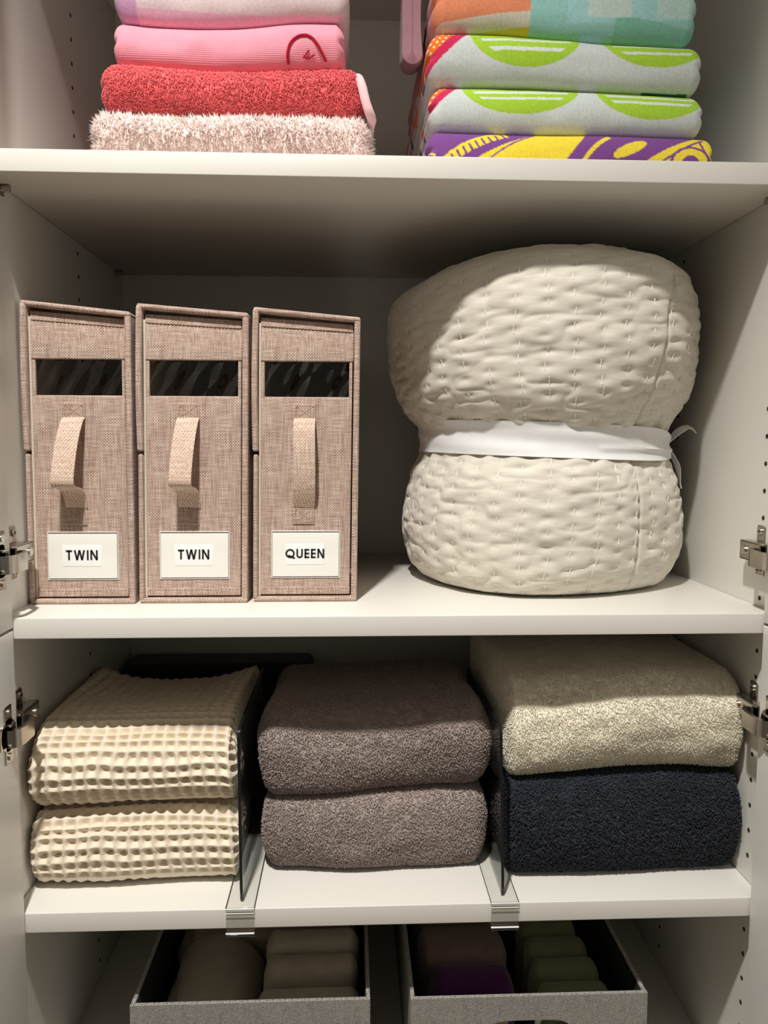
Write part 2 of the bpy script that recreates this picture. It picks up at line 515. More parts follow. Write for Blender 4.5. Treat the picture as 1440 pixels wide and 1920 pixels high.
def hinge(s, z):
    """concealed cup hinge: plate on the side panel, arm, cup on the door"""
    h = empty('hinge', (s * XW, 0.03 - 0.25, z))
    h.parent = cab
    X = lambda d: s * (XW - d)          # d = distance from the side panel
    def bx(m, d0, d1, y0, y1, z0, z1, r=.001):
        a, b = sorted((X(d0), X(d1)))
        return m.rb((a, y0, z + z0), (b, y1, z + z1), r)
    m = MB()
    bx(m, 0, .0022, .029, .046, -.030, .030, .0016)
    bx(m, 0, .006, .018, .056, -.0085, .0085, .0012)
    m.build('mounting_plate', M_NICKEL, h)
    for dz in (-.023, .023):
        m = MB().cyl((X(.0032), .0375, z + dz), (1, 0, 0), .0042, .0026, 16)
        m.build('screw', M_SCREW, h)
        m2 = MB()
        bx(m2, .0044, .0048, .0350, .0400, dz - .0005, dz + .0005, .0001); bx(m2, .0044, .0048, .0370, .0380, dz - .0025, dz + .0025, .0001)
        m2.build('screw_slot', M_HOLE, h)
    m = MB()
    bx(m, .004, .017, .004, .056, -.0115, -.0090, .0008)
    bx(m, .004, .017, .004, .056, .0090, .0115, .0008)
    bx(m, .0145, .017, .012, .056, -.0115, .0115, .0010)
    bx(m, .004, .017, .0535, .056, -.0115, .0115, .0010)
    m.build('arm_channel', M_NICKEL, h)
    m = MB().cyl((X(.0178), .046, z), (1, 0, 0), .0050, .0022, 16); m.build('adjusting_screw', M_SCREW, h)
    m = MB().cyl((X(.0178), .030, z), (1, 0, 0), .0042, .0022, 16); m.build('adjusting_screw', M_SCREW, h)
    # curved arm from channel over to the cup
    G = []
    for d, y in ((.0175, .022), (.0225, .018), (.0265, .012), (.0275, .006), (.0275, -.014), (.0262, -.021), (.0220, -.026), (.016, -.028)):
        G.append([(X(d), y, z - .0140), (X(d), y, z + .0055)])
    MB().sheet(G, 0.0045).build('arm', M_NICKEL, h)
    dx = XW - XD
    m = MB().cyl((X(dx + .0008), -.026, z), (1, 0, 0), .0178, .0018, 36)
    bx(m, dx, dx + .0017, -.046, -.016, -.012, .012, .001)
    bx(m, dx, dx + .0017, -.0345, -.0165, -.032, .032, .0016)
    bx(m, dx, dx + .006, -.031, -.018, -.0125, -.0095, .0006); bx(m, dx, dx + .006, -.031, -.018, .0095, .0125, .0006)
    m.build('cup', M_NICKEL, h)
    for dz in (-.0245, .0245):
        m = MB().cyl((X(dx + .0025), -.0255, z + dz), (1, 0, 0), .0040, .0024, 16); m.build('screw', M_SCREW, h)
for s in (-1, 1):
    for z in (1.267, 1.078):
        hinge(s, z)

# ------------------------------------------------------------------ towel builder
def tufts(V, F, dens, base, length, width, seed=1, droop=0.35, clump=0.6, mask=None, colvar=0.10, point=False):
    rng = np.random.RandomState(seed)
    a, b, c, d = (V[F[:, k]] for k in range(4))
    N = np.cross(c - a, d - b)
    A = np.linalg.norm(N, axis=1) / 2
    N = N / (2 * A[:, None] + 1e-15)
    C = (a + b + c + d) / 4
    v = np.array(CAM) - C
    v /= np.linalg.norm(v, axis=1)[:, None]
    W = A * (((N * v).sum(1) > -0.35))
    if mask is not None:
        W = W * mask(C, N)
    cum = np.cumsum(W)
    n = int(dens * cum[-1])
    k = np.searchsorted(cum, rng.rand(n) * cum[-1])
    k = np.minimum(k, len(F) - 1)
    u, t = rng.rand(n, 1), rng.rand(n, 1)
    P = (a[k] * (1 - u) + b[k] * u) * (1 - t) + (d[k] * (1 - u) + c[k] * u) * t
    n_ = N[k]
    fld = np.stack([vnoise(P, 190, seed + q) for q in range(3)], 1) + .6 * np.stack([vnoise(P, 45, seed + 5 + q) for q in range(3)], 1)
    D = n_ + clump * fld + .45 * rng.randn(n, 3) * .8 + np.array([0, 0, -droop])
    D -= np.minimum((D * n_).sum(1) - .25, 0)[:, None] * n_
    D /= np.linalg.norm(D, axis=1)[:, None]
    L = (length * (.65 + .7 * rng.rand(n)))[:, None]
    w_ = (width * (.75 + .5 * rng.rand(n)))[:, None]
    T1 = np.cross(D, rng.randn(n, 3)); T1 /= np.linalg.norm(T1, axis=1)[:, None] + 1e-9
    T2 = np.cross(D, T1)
    curl = rng.randn(n, 3) * .22 * L + np.array([0, 0, -.25 * droop]) * L
    ring = []
    top = P + .85 * L * D + curl * .5
    foot = P - .15 * L * n_
    # shaggy pile is a pointed strand; loop pile is a blunt nub, widest at its outer end
    for q in range(3):
        an = q * 2.0944
        ring.append((foot if point else top) + w_ * 1.25 * (math.cos(an) * T1 + math.sin(an) * T2))
    ring.append((P + L * D + curl) if point else foot)
    VV = np.stack(ring, 1).reshape(-1, 3)
    o = (np.arange(n) * 4)[:, None]
    F3 = np.concatenate([o + np.array([[0, 1, 3]]), o + np.array([[1, 2, 3]]), o + np.array([[2, 0, 3]])])
    if not point:
        F3 = np.concatenate([F3[:, ::-1], o + np.array([[0, 1, 2]])])
    F4 = np.zeros((0, 4), int)
    cv = (1 + colvar * (rng.rand(n, 1) * 2 - 1)) * np.ones((n, 3))
    colr = np.repeat(np.clip(cv * base, 0, 1), 4, axis=0)
    return VV, F4, F3, colr

def towel(name, lo, hi, r, mat, step=0.002, warp=None, disp=None, color=None, tuft=None, amp=0.002, seed=0,
          ystep_back=0.012, layers=0):
    """folded towel: rounded front fold, soft ends; colour and pile are optional"""
    xs = gax(lo[0], hi[0], r[0], step)
    ys = gax(lo[1], hi[1], r[1], step, ystep_back)
    zs = gax(lo[2], hi[2], r[2], step)
    P, pos, nr, F = rbox(xs, ys, zs, r)
    hgt = hi[2] - lo[2]
    d = amp * vnoise(pos, (14, 14, 22), seed) + amp * .45 * vnoise(pos, (40, 40, 60), seed + 3)
    # towels lie on each other: keep bottom and top quiet, fronts and ends lively
    d = d * (1 - .75 * np.abs(nr[:, 2]) ** 2)
    if layers:
        t = (pos[:, 2] - lo[2]) / hgt
        g = np.abs(np.cos(math.pi * layers * t)) ** 8
        d = d - .004 * g * np.abs(nr[:, 0]) ** 2
    if disp is not None:
        d = d + disp(P, pos, nr)
    pos = pos + nr * d[:, None]
    if warp is not None:
        pos = warp(pos)
    col = None
    if color is not None:
        col = color(P, pos, nr)
    Fs = [F]
    V = pos
    if tuft:
        base = tuft.pop('base')
        cols = np.ones((len(pos), 3)) * base * .93
        tv, t4, t3, tcx = tufts(pos, F, base=base, seed=seed + 11, **tuft)
        n0 = len(pos)
        V = np.vstack([pos, tv]); Fs = [np.vstack([F, t4 + n0]), t3 + n0]
        col = np.vstack([cols, tcx])
    root = mk(name, V, Fs, mat, None, True, col)
    # put the origin at the base of the towel
    c = np.array([(lo[0] + hi[0]) / 2, (lo[1] + hi[1]) / 2, V[:, 2].min()])
    root.data.transform(Matrix.Translation(Vector(-c)))
    root.location = c
    return root, pos

# ------------------------------------------------------------------ top shelf, left stack
def warp_l(v):
    v = v.copy()
    k = (v[:, 2] - ZT) / 0.16
    v[:, 2] += k * (0.004 * np.sin(v[:, 0] * 13 + 1.0) + 0.004 * np.exp(-((v[:, 0] + .10) / .06) ** 2))
    v[:, 1] += 0.003 * np.sin(v[:, 0] * 17 + v[:, 2] * 30)
    return v

o, _ = towel('bath_towel', (-.338, .045, ZT), (-.028, .40, 1.7575), (.016, .020, .026), M_TERRY, .004, warp_l, seed=1, layers=2,
             tuft=dict(base=lin((255, 229, 221)), dens=420000, length=.0050, width=.00058, droop=.15, clump=.5, colvar=.12, point=True,
                       mask=lambda C, N: (C[:, 1] < .2)))
tag(o, 'pale pink shaggy bath towel at the bottom of the left stack on the top shelf', 'towel', 'towels stacked on the top shelf')
o, cv = towel('bath_towel', (-.325, .047, 1.7570), (-.0345, .40, 1.8075), (.018, .018, .024), M_TERRY, .004, warp_l, seed=2, layers=2,
              tuft=dict(base=lin((255, 122, 126)), dens=640000, length=.0026, width=.00055, droop=.2, clump=.6, colvar=.10,
                        mask=lambda C, N: (C[:, 1] < .2)))
tag(o, 'coral red terry towel with a pale pink bound edge in the left stack', 'towel', 'towels stacked on the top shelf')
pts = np.array([(-.050, .16, 1.808), (-.047, .10, 1.8085), (-.045, .070, 1.806), (-.041, .056, 1.800), (-.037, .050, 1.787), (-.034, .049, 1.773), (-.030, .050, 1.7625), (-.026, .058, 1.7565), (-.028, .08, 1.757), (-.03, .16, 1.757)])
tt = np.linspace(0, len(pts) - 1, 70)
pp = np.stack([np.interp(tt, range(len(pts)), pts[:, q]) for q in range(3)], 1)
for _ in range(6):
    pp[1:-1] = (pp[:-2] + pp[1:-1] * 2 + pp[2:]) / 4
e = MB().tube(pp, .0052, 12).build('bound_edge', M_BIND, o); e['label'] = 'pale pink bound edge'
o, pk = towel('hand_towel', (-.3145, .048, 1.8068), (-.0555, .38, 1.8570), (.012, .022, .0245), M_RIB, .003, warp_l, seed=3, layers=2, amp=.0025)
tag(o, 'bright pink ribbed towel with an embroidered crimson outline at its right', 'towel', 'towels stacked on the top shelf')
def snap(V, x, z):
    d = (V[:, 0] - x) ** 2 + (V[:, 2] - z) ** 2
    i = np.argsort(d)[:12]
    return V[i, 1].min()
def on_pink(px):
    out = []
    for u, v in px:
        x = -.0547 + (u - 650) * .000582; z = 1.8574 - (v - 40) * .000563
        out.append((x, snap(pk, x, z) - .0006, z))
    return np.array(out)
def smooth_path(p, n=40, it=3):
    t = np.linspace(0, len(p) - 1, n)
    q = np.stack([np.interp(t, range(len(p)), p[:, k]) for k in range(3)], 1)
    for _ in range(it):
        q[1:-1] = (q[:-2] + q[1:-1] * 2 + q[2:]) / 4
    return q
em = MB()
em.tube(smooth_path(on_pink([(538, 119), (537, 104), (541, 89), (549, 78), (561, 71), (574, 70), (585, 75), (595, 87), (603, 100), (611, 113)]), 50), .0016, 8)
em.tube(smooth_path(on_pink([(578, 96), (575, 101), (570, 106), (566, 109)]), 14), .0009, 6)
em.tube(smooth_path(on_pink([(570, 108), (578, 110), (585, 105), (589, 103)]), 14), .0009, 6)
e = em.build('embroidery', M_EMB, o); e['label'] = 'crimson embroidered outline'

def col_lav(P, pos, nr):
    n = len(pos)
    c = np.tile(lin((236, 214, 216)), (n, 1))
    band = pos[:, 2] < 1.8665 + .004 * np.sin(pos[:, 0] * 12)
    c[band] = lin((244, 190, 212))
    cor = (pos[:, 0] < -.285) & (pos[:, 2] < 1.885)
    c[cor] = lin((216, 166, 204))
    return c
o, _ = towel('hand_towel', (-.3125, .046, 1.8565), (-.051, .38, 1.912), (.014, .020, .026), M_VELOUR, .0025, warp_l, color=col_lav, seed=4, layers=2)
tag(o, 'pale lilac and white towel at the very top of the left stack', 'towel', 'towels stacked on the top shelf')

# ------------------------------------------------------------------ top shelf, right stack (printed beach towels)
def warp_r(v):
    v = v.copy()
    k = (v[:, 2] - ZT) / 0.16
    v[:, 2] += k * (0.0035 * np.sin(v[:, 0] * 15 + .6) - 0.0045 * np.clip((v[:, 0] - .26) / .1, 0, 1) ** 2)
    v[:, 1] += 0.003 * np.sin(v[:, 0] * 19 + v[:, 2] * 25)
    return v

def side_print(c, pos, x0, seed):
    """what shows on the folded left ends: grey-white cloth with navy, teal and orange motifs"""
    s = pos[:, 0] < x0 + .006
    n1 = vnoise(pos, (1, 38, 60), seed); n2 = vnoise(pos, (1, 45, 70), seed + 4)
    cc = np.tile(lin((214, 208, 204)), (len(pos), 1))
    cc[n1 > .30] = lin((44, 62, 110)); cc[n2 > .42] = lin((236, 110, 44)); cc[(n1 < -.72)] = lin((206, 52, 92))
    f = s & (pos[:, 1] > .075)
    c[f] = cc[f]
    return c

def uvpx(pos, x0, u0, z0, v0):
    return u0 + (pos[:, 0] - x0) / .000605, v0 + (z0 - pos[:, 2]) / .00057

GREY = lin((214, 221, 218)); LIME = lin((172, 214, 62)); ORNG = lin((247, 122, 20)); CRIM = lin((216, 44, 92))
YEL = lin((246, 220, 66)); PUR = lin((128, 74, 146)); WHT = lin((226, 236, 226))

def lime_print(circ, corner, teal, seed, x0, u0, z0, v0):
    def fn(P, pos, nr):
        u, v = uvpx(pos, x0, u0, z0, v0)
        c = np.tile(GREY, (len(pos), 1))
        for cx, cy, a, b, tilt, stripes in circ:
            vv = v - cy - tilt * (u - cx); uu = u - cx
            e = (uu / a) ** 2 + (vv / b) ** 2
            ins = (e < 1) & (pos[:, 1] < .12)
            c[ins] = LIME
            inner = (uu / (a * .84)) ** 2 + (vv / (b * .82)) ** 2 < 1
            for s0, s1 in stripes:
                st = inner & (vv > s0) & (vv < s1) & (pos[:, 1] < .12)
                c[st] = WHT
        cu, cv_, wdt, sl = corner
        d = (u - cu) * sl + (v - cv_)      # distance-like: negative = in corner
        c[d < 0] = CRIM
        og = d < -wdt
        c[og] = ORNG
        du = np.mod(u + .5 * np.floor(v / 9.0) * 11, 11) - 5.5; dv = np.mod(v, 9.0) - 4.5
        c[og & (du ** 2 + dv ** 2 < 5.5)] = lin((250, 236, 220))
        if teal:
            t0, t1, vt = teal
            c[(u > t0) & (u < t1) & (v > vt) & (pos[:, 1] < .1)] = lin((34, 110, 120))
        return side_print(c, pos, x0, seed)
    return fn

def purple_print(P, pos, nr):
    u, v = uvpx(pos, .0321, 795, 1.741, 248)
    c = np.tile(PUR, (len(pos), 1))
    fr = pos[:, 1] < .13
    def band(x0, y0, x1, y1, w, bow=0):
        dx, dy = x1 - x0, y1 - y0; L = math.hypot(dx, dy)
        t = ((u - x0) * dx + (v - y0) * dy) / L ** 2
        dist = ((u - x0) * dy - (v - y0) * dx) / L - bow * 4 * t * (1 - t)
        return (np.abs(dist) < w) & (t > -.03) & (t < 1.03) & fr, t, dist
    # big yellow swirl body
    l = 885 + (302 - v) * 1.35 + .012 * (302 - v) ** 2
    r_ = 1058 + (302 - v) * .75
    c[(u > l) & (u < r_) & fr] = YEL
    c[band(912, 302, 1003, 246, 1.6, 5)[0]] = PUR
    # ladder band
    b, t, dist = band(836, 306, 948, 246, 13, 7)
    rung = b & (np.mod(t * 9.5, 1) > .32) & (np.abs(dist) < 8)
    c[rung] = YEL
    c[band(826, 304, 935, 243, 2.6, 9)[0]] = YEL
    c[band(795, 280, 815, 294, 2.0)[0]] = YEL
    c[band(1093, 302, 1142, 252, 4.0, 5)[0]] = YEL
    # leaf
    e, t, dist = band(1150, 290, 1212, 262, 30)
    c[e & (np.abs(dist) < 11 * np.sqrt(np.clip(1 - (2 * t - 1) ** 2, 0, 1)))] = YEL
    # right swirl
    l2 = 1208 + (302 - v) * 1.25 + .012 * (302 - v) ** 2
    c[(u > l2) & (u < 1345) & fr] = YEL
    c[band(1240, 302, 1322, 254, 2.2, 3)[0]] = PUR
    el = lambda a_, b_: ((u - 1296) / a_) ** 2 + ((v - 302) / b_) ** 2
    c[(el(39, 33) < 1) & (el(34, 28.5) > 1) & fr] = PUR
    c[(el(17, 15) < 1) & fr] = PUR
    c[band(1316, 256, 1336, 296, 2.4, -4)[0]] = PUR
    return side_print(c, pos, .033, 9)

def pastel_print(P, pos, nr):
    u, v = uvpx(pos, .0399, 810, 1.8823, 0)
    c = np.tile(lin((160, 214, 206)), (len(pos), 1))
    c[(v < 40 - (u - 990) * .05) & (u > 1060)] = lin((172, 222, 222))
    c[(u > 1100) & (u < 1180) & (v < 24)] = lin((206, 226, 216))
    c[(u > 1230) & (v < 22)] = lin((196, 228, 220))
    c[(v > 34 + 10 * np.sin(u * .02)) & (u > 1150)] = lin((140, 202, 184))
    L = u < 991
    c[L] = lin((246, 152, 112))
    b1 = 30 - (u - 900) * .13; b2 = 52 - (u - 900) * .09
    c[L & (v > b1)] = lin((226, 218, 202))
    c[L & (v > b2)] = lin((232, 206, 84))
    s = (pos[:, 0] < .046) & (pos[:, 1] > .07)
    c[s] = lin((222, 168, 170))
    return c

G2 = 'printed beach towels on the top shelf'
o, _ = towel('beach_towel', (.0345, .045, ZT), (.3675, .42, 1.7445), (.012, .020, .0225), M_VELOUR, .0014, warp_r, color=purple_print, seed=5, layers=2, amp=.0015, ystep_back=.01)
tag(o, 'purple and yellow swirl-print beach towel at the bottom of the right stack', 'towel', G2)
o, _ = towel('beach_towel', (.0375, .048, 1.7440), (.3565, .42, 1.7945), (.016, .022, .0245), M_VELOUR, .0014, warp_r,
             color=lime_print([(978, 155, 110, 55, 0, ((9, 15), (23, 28))), (1223, 163, 104, 55, 0.02, ((7, 12), (20, 26)))], (846, 168, 19, 1.0), None, 21, .0377, 805, 1.7888, 165), seed=6, layers=2, ystep_back=.01)
tag(o, 'pale grey lime-slice print beach towel, the lower one, on the purple towel', 'towel', G2)
o, _ = towel('beach_towel', (.0335, .046, 1.7938), (.352, .42, 1.8490), (.016, .022, .0265), M_VELOUR, .0014, warp_r,
             color=lime_print([(985, 55, 104, 70, 0, ((14, 20), (33, 41))), (1232, 62, 100, 56, -.02, ((7, 13), (25, 31)))], (862, 72, 24, 1.0), (1210, 1300, 157), 25, .0313, 795, 1.8426, 70), seed=7, layers=2, ystep_back=.01)
tag(o, 'pale grey lime-slice print beach towel, the upper one, under the aqua towel', 'towel', G2)
o, _ = towel('beach_towel', (.0395, .047, 1.8485), (.344, .42, 1.910), (.016, .022, .028), M_VELOUR, .0014, warp_r, color=pastel_print, seed=8, layers=2, ystep_back=.01)
tag(o, 'orange, yellow and aqua beach towel at the top of the right stack', 'towel', G2)
# loose pink corner of the topmost folded towel hanging down at the left end of the stack
hang = []
for i in range(44):
    t = i / 43
    row = []
    for j in range(40):
        q = j / 39
        y = .100 + q * .20
        zb_ = 1.838 + .45 * (y - .100) + .006 * math.cos(q * 5)
        x = .0150 + .052 * (y - .08) + .0022 * math.sin(q * 9)
        rr = .0065
        if t < .4:
            dx_, z = 0, 1.99 + (zb_ + rr - 1.99) * t / .4
        elif t < .6:
            a_ = math.pi * (t - .4) / .2
            dx_, z = rr * (1 - math.cos(a_)), zb_ + rr - rr * math.sin(a_)
        else:
            dx_, z = 2 * rr, zb_ + rr + (1.99 - zb_ - rr) * (t - .6) / .4
        row.append((x + dx_ * (1 - .25 * math.sin(math.pi * min(1, (z - zb_) / .1))), y, z))
    hang.append(row)
m = MB().sheet(hang, .0115)
h_o = m.build('hand_towel', mat_cloth('shaded_pink_terry', (178, 136, 146), .06, 80))  # pink darkened: the shade on this cloth is put into its colour
c = Vector((.02, .16, 1.84)); h_o.data.transform(Matrix.Translation(-c)); h_o.location = c
tag(h_o, 'pink towel edge, darkened in colour as if shaded, hanging down the left end of the beach towel stack', 'towel', G2)

# ------------------------------------------------------------------ storage boxes
def strokes(text, height, weight):
    """geometric sans capitals as flat boxes and rings in x,z; returns pieces and width"""
    m = MB(); x = 0.0; H = height; Wt = weight
    def bar(x0, z0, x1, z1):
        d = np.array([x1 - x0, z1 - z0]); L = np.linalg.norm(d); d = d / L; n = np.array([-d[1], d[0]]) * Wt / 2
        a = np.array([x0, z0]); b = np.array([x1, z1])
        q = [a + n, a - n, b - n, b + n]
        V = [(p[0], 0, p[1]) for p in q] + [(p[0], -.0003, p[1]) for p in q]
        m.add(V, [[0, 1, 2, 3], [4, 7, 6, 5], [0, 4, 5, 1], [1, 5, 6, 2], [2, 6, 7, 3], [3, 7, 4, 0]])
    def arc(cx, cz, rx, rz, a0, a1, n=28):
        t = np.linspace(a0, a1, n)
        for i in range(n - 1):
            V = []
            for y in (0, -.0003):
                for a, k in ((t[i], -1), (t[i], 1), (t[i + 1], 1), (t[i + 1], -1)):
                    V.append((cx + (rx + k * Wt / 2) * math.cos(a), y, cz + (rz + k * Wt / 2) * math.sin(a)))
            m.add(V, [[0, 1, 2, 3], [4, 7, 6, 5], [0, 4, 5, 1], [1, 5, 6, 2], [2, 6, 7, 3], [3, 7, 4, 0]])
    w2 = Wt / 2
    for ch in text:
        if ch == 'T':
            w = .62 * H; bar(x, H - w2, x + w, H - w2); bar(x + w / 2, 0, x + w / 2, H)
        elif ch == 'W':
            w = 1.12 * H; q = [x + w2, x + w * .28, x + w * .5, x + w * .72, x + w - w2]
            for i in range(4):
                zz = (H, 0) if i % 2 == 0 else (0, H)
                bar(q[i], zz[0], q[i + 1], zz[1])
        elif ch == 'I':
            w = Wt; bar(x + w2, 0, x + w2, H)
        elif ch == 'N':
            w = .74 * H; bar(x + w2, 0, x + w2, H); bar(x + w - w2, 0, x + w - w2, H); bar(x + w2, H, x + w - w2, 0)
        elif ch == 'Q':
            w = 1.0 * H; arc(x + w / 2, H / 2, w / 2 - w2, H / 2 - w2, 0, 2 * math.pi, 40); bar(x + w * .30, H * .30, x + w * 1.0, -.02 * H)
        elif ch == 'U':
            w = .70 * H; bar(x + w2, w / 2, x + w2, H); bar(x + w - w2, w / 2, x + w - w2, H); arc(x + w / 2, w / 2, w / 2 - w2, w / 2 - w2, math.pi, 2 * math.pi)
        elif ch == 'E':
            w = .52 * H; bar(x + w2, 0, x + w2, H)
            for z in (w2, H / 2, H - w2): bar(x, z, x + w, z)
        x += w + .17 * H
    return m, x - .17 * H

def storage_box(x0, x1, yf, hL, hR, lean, text, taut, label, y_len=.36):
    W_ = x1 - x0; z0 = ZM
    root = empty('storage_box', ((x0 + x1) / 2, yf + y_len / 2, z0))
    tag(root, label, 'storage box', 'linen storage boxes on the middle shelf')
    t = .0062
    def wf(v):
        v = v.copy()
        v[:, 0] += x0 + lean * v[:, 2]
        v[:, 1] += yf
        v[:, 2] += z0
        return v
    def lid(v):
        v = v.copy()
        v[:, 2] += (hR - hL) * v[:, 0] / W_
        return v
    def slab(lo, hi, name, r=.003, mat=M_LINEN, f=None, div=None):
        lo = np.array(lo, float); hi = np.array(hi, float)
        rr = np.minimum(r, (hi - lo) / 2.001)
        ax = [gax(lo[k], hi[k], rr[k], .02) for k in range(3)]
        _, pos, _, F = rbox(*ax, rr)
        if f: pos = f(pos)
        return MB().add(wf(pos), F).build(name, mat, root)
    # outer shell: lid, base, right side, back, and two flaps on the left
    slab((0, 0, hL - t), (W_, y_len, hL), 'lid', f=lid)
    slab((.002, 0, 0), (W_, y_len, t), 'base_panel')
    slab((W_ - t - .001, .0005, t * .6), (W_, y_len, hR - t * .5), 'side_panel')
    slab((.004, y_len - t, t), (W_ - t, y_len, hR - t - .004), 'back_panel')
    zb = .182
    def bow(v):
        v = v.copy(); v[:, 0] -= .0015 * np.sin(math.pi * np.clip((v[:, 2] - zb) / (hL - zb), 0, 1)); return v
    slab((-.0005, -.0005, zb), (t + .0005, y_len, hL - t * .4), 'side_flap', f=bow)
    slab((.0005, 0, t * .5), (t, y_len, zb - .003), 'side_flap')
    slab((t + .0002, .006, t), (t + .003, y_len - t, hL - t - .012), 'lining', .001, M_LINEN_IN)
    # front: lower panel, window posts, upper flap
    xa, xb = t + .0025, W_ - t - .0025
    zw0, zw1 = .2475, .2890
    yp = .007
    slab((xa, yp, t + .0015), (xb, yp + .004, zw0), 'front_panel', .0018)
    slab((xa, yp, zw0 - .002), (xa + .0045, yp + .004, zw1 + .002), 'window_post', .0015)
    slab((xb - .004, yp, zw0 - .002), (xb, yp + .004, zw1 + .002), 'window_post', .0015)
    def flapw(v):
        v = v.copy()
        v[:, 1] += .004 * np.clip((v[:, 2] - zw1) / .05, 0, 1) ** 2
        v[:, 2] += (hR - hL) * .8 * v[:, 0] / W_ * np.clip((v[:, 2] - zw1) / .05, 0, 1)
        return v
    slab((xa - .001, yp - .0012, zw1), (xb + .001, yp + .0035, hL - t - .004), 'front_flap', .0018, f=flapw)
    # hems: raised strips with a stitched line
    def strip(lo, hi, name, f=None):
        return slab(lo, hi, name, .0008, f=f)
    strip((xa - .0005, yp - .0024, hL - t - .015), (xb, yp - .0004, hL - t - .0045), 'hem', f=lambda v: flapw(v) + np.array([0, 0, 0.]))
    strip((xa, yp - .0012, t + .002), (xb, yp + .001, t + .0115), 'hem')
    sm = MB()
    def stitch_line(xs_, zs_, y, f=None, n=24):
        for i in range(n):
            a = np.array([xs_[0] + (xs_[1] - xs_[0]) * (i + .2) / n, y, zs_[0] + (zs_[1] - zs_[0]) * (i + .2) / n])
            b = np.array([xs_[0] + (xs_[1] - xs_[0]) * (i + .8) / n, y, zs_[0] + (zs_[1] - zs_[0]) * (i + .8) / n])
            P2 = np.array([a, b])
            if f: P2 = f(P2)
            sm.tube(wf(P2), .00038, 4)
    stitch_line((xa + .002, xb - .002), (t + .0095,) * 2, yp - .0014)
    stitch_line((xa + .002, xb - .002), (hL - t - .0145,) * 2, yp - .0026, flapw)
    # window: slightly wavy vinyl
    G = []
    for i in range(14):
        row = []
        for j in range(30):
            x = xa + .003 + (xb - xa - .005) * j / 29; z = zw0 - .003 + (zw1 - zw0 + .006) * i / 13
            y = yp + .0045 + .0022 * math.sin(j * .45 + x0 * 90) * math.sin(i * .35 + 1) + .0015 * math.sin(j * .9 - i * .5 + x0 * 40)
            row.append((x, y, z))
        G.append(row)
    MB().sheet(np.array(G)).warp(wf).build('window', M_WINDOW, root)
    # handle: two sewn patches and a loop of webbing
    xc = W_ * .5 + (-.006 if not taut else -.002); hw = .0128
    zt1, zt0, zb1, zb0 = .2385, .2195, .1155, .0945
    slab((xc - hw, yp - .0016, zt0), (xc + hw, yp + .001, zt1), 'handle_patch', .0008, M_LINEN)
    slab((xc - hw, yp - .0016, zb0), (xc + hw, yp + .001, zb1), 'handle_patch', .0008, M_LINEN)
    for za, zb_ in ((zt0, zt1), (zb0, zb1)):
        e = .0022
        for (xs_, zs_) in (((xc - hw + e, xc + hw - e), (za + e, za + e)), ((xc - hw + e, xc + hw - e), (zb_ - e, zb_ - e)),
                           ((xc - hw + e, xc - hw + e), (za + e, zb_ - e)), ((xc + hw - e, xc + hw - e), (za + e, zb_ - e)),
                           ((xc - hw + e, xc + hw - e), (za + e, zb_ - e)), ((xc - hw + e, xc + hw - e), (zb_ - e, za + e))):
            stitch_line(xs_, zs_, yp - .0018, None, 7)
    so = sm.build('stitching', M_STITCH, root); so['kind'] = 'stuff'
    if taut:
        path = [(0, .2215), (-.006, .2190), (-.013, .208), (-.0165, .190), (-.0165, .165), (-.013, .142), (-.006, .126), (0, .1155)]
        sh = [0, 0, 0, .0005, .001, .001, .0005, 0]
    else:
        path = [(0, .2215), (-.007, .2170), (-.016, .2030), (-.0245, .1840), (-.0320, .1580), (-.0345, .1465), (-.0310, .1415), (-.0200, .1400), (-.009, .1370), (-.003, .1260), (0, .1155)]
        sh = [0, 0, -.001, -.002, -.003, -.003, -.003, -.002, 0, .001, .001]
    path = np.array([(0, p[0], p[1]) for p in path]); path[:, 0] = sh
    path = smooth_path(path, 40, 3)
    G = [[(xc + p[0] + hw * (q - .5) * 2, yp - .0015 + p[1], p[2]) for q in np.linspace(0, 1, 5)] for p in path]
    MB().sheet(np.array(G), .0016).warp(wf).build('handle', M_STRAP, root)
    # label: clear pocket, card, printed sticker
    lw, lh = .0805, .0535
    lx = W_ * .5 - lw / 2 + (.001 if not taut else .0005); lz = .0305
    slab((lx, yp - .0022, lz), (lx + lw, yp - .0006, lz + lh), 'label_card', .0004, M_CARD)
    sw, shh = .046, .0255
    sx_, sz_ = lx + (lw - sw) / 2 - .001, lz + .0145
    slab((sx_, yp - .0026, sz_), (sx_ + sw, yp - .0018, sz_ + shh), 'label_sticker', .0003, M_STICK)
    hgt = .0118 if not taut else .0113
    tm, tw = strokes(text, hgt, .0021)
    tx = sx_ + (sw - tw) / 2
    tm.warp(lambda v: wf(v + np.array([tx, yp - .00265, sz_ + (shh - hgt) / 2 + .001])))
    to = tm.build('lettering', M_INK, root, smooth=False); to['label'] = 'black capitals reading ' + text
    fr = MB()
    b0, b1, c0, c1 = lx - .001, lx + lw + .001, lz - .0015, lz + lh + .002
    for p0, p1 in (((b0, c0), (b1, c0)), ((b1, c0), (b1, c1)), ((b1, c1), (b0, c1)), ((b0, c1), (b0, c0))):
        fr.tube(wf(np.array([(p0[0], yp - .0008, p0[1]), (p1[0], yp - .0008, p1[1])])), .0006, 6)
    fr.build('label_pocket', M_EDGE_L, root)
    return root

storage_box(-.4335, -.3085, .071, .356, .3435, .008, 'TWIN', False, 'beige linen storage box labelled TWIN, next to the left cabinet wall')
storage_box(-.3050, -.1755, .074, .354, .3440, .016, 'TWIN', False, 'beige linen storage box labelled TWIN, in the middle of the three')
storage_box(-.1700, -.0435, .079, .352, .3410, .014, 'QUEEN', True, 'beige linen storage box labelled QUEEN, nearest the rolled quilt')

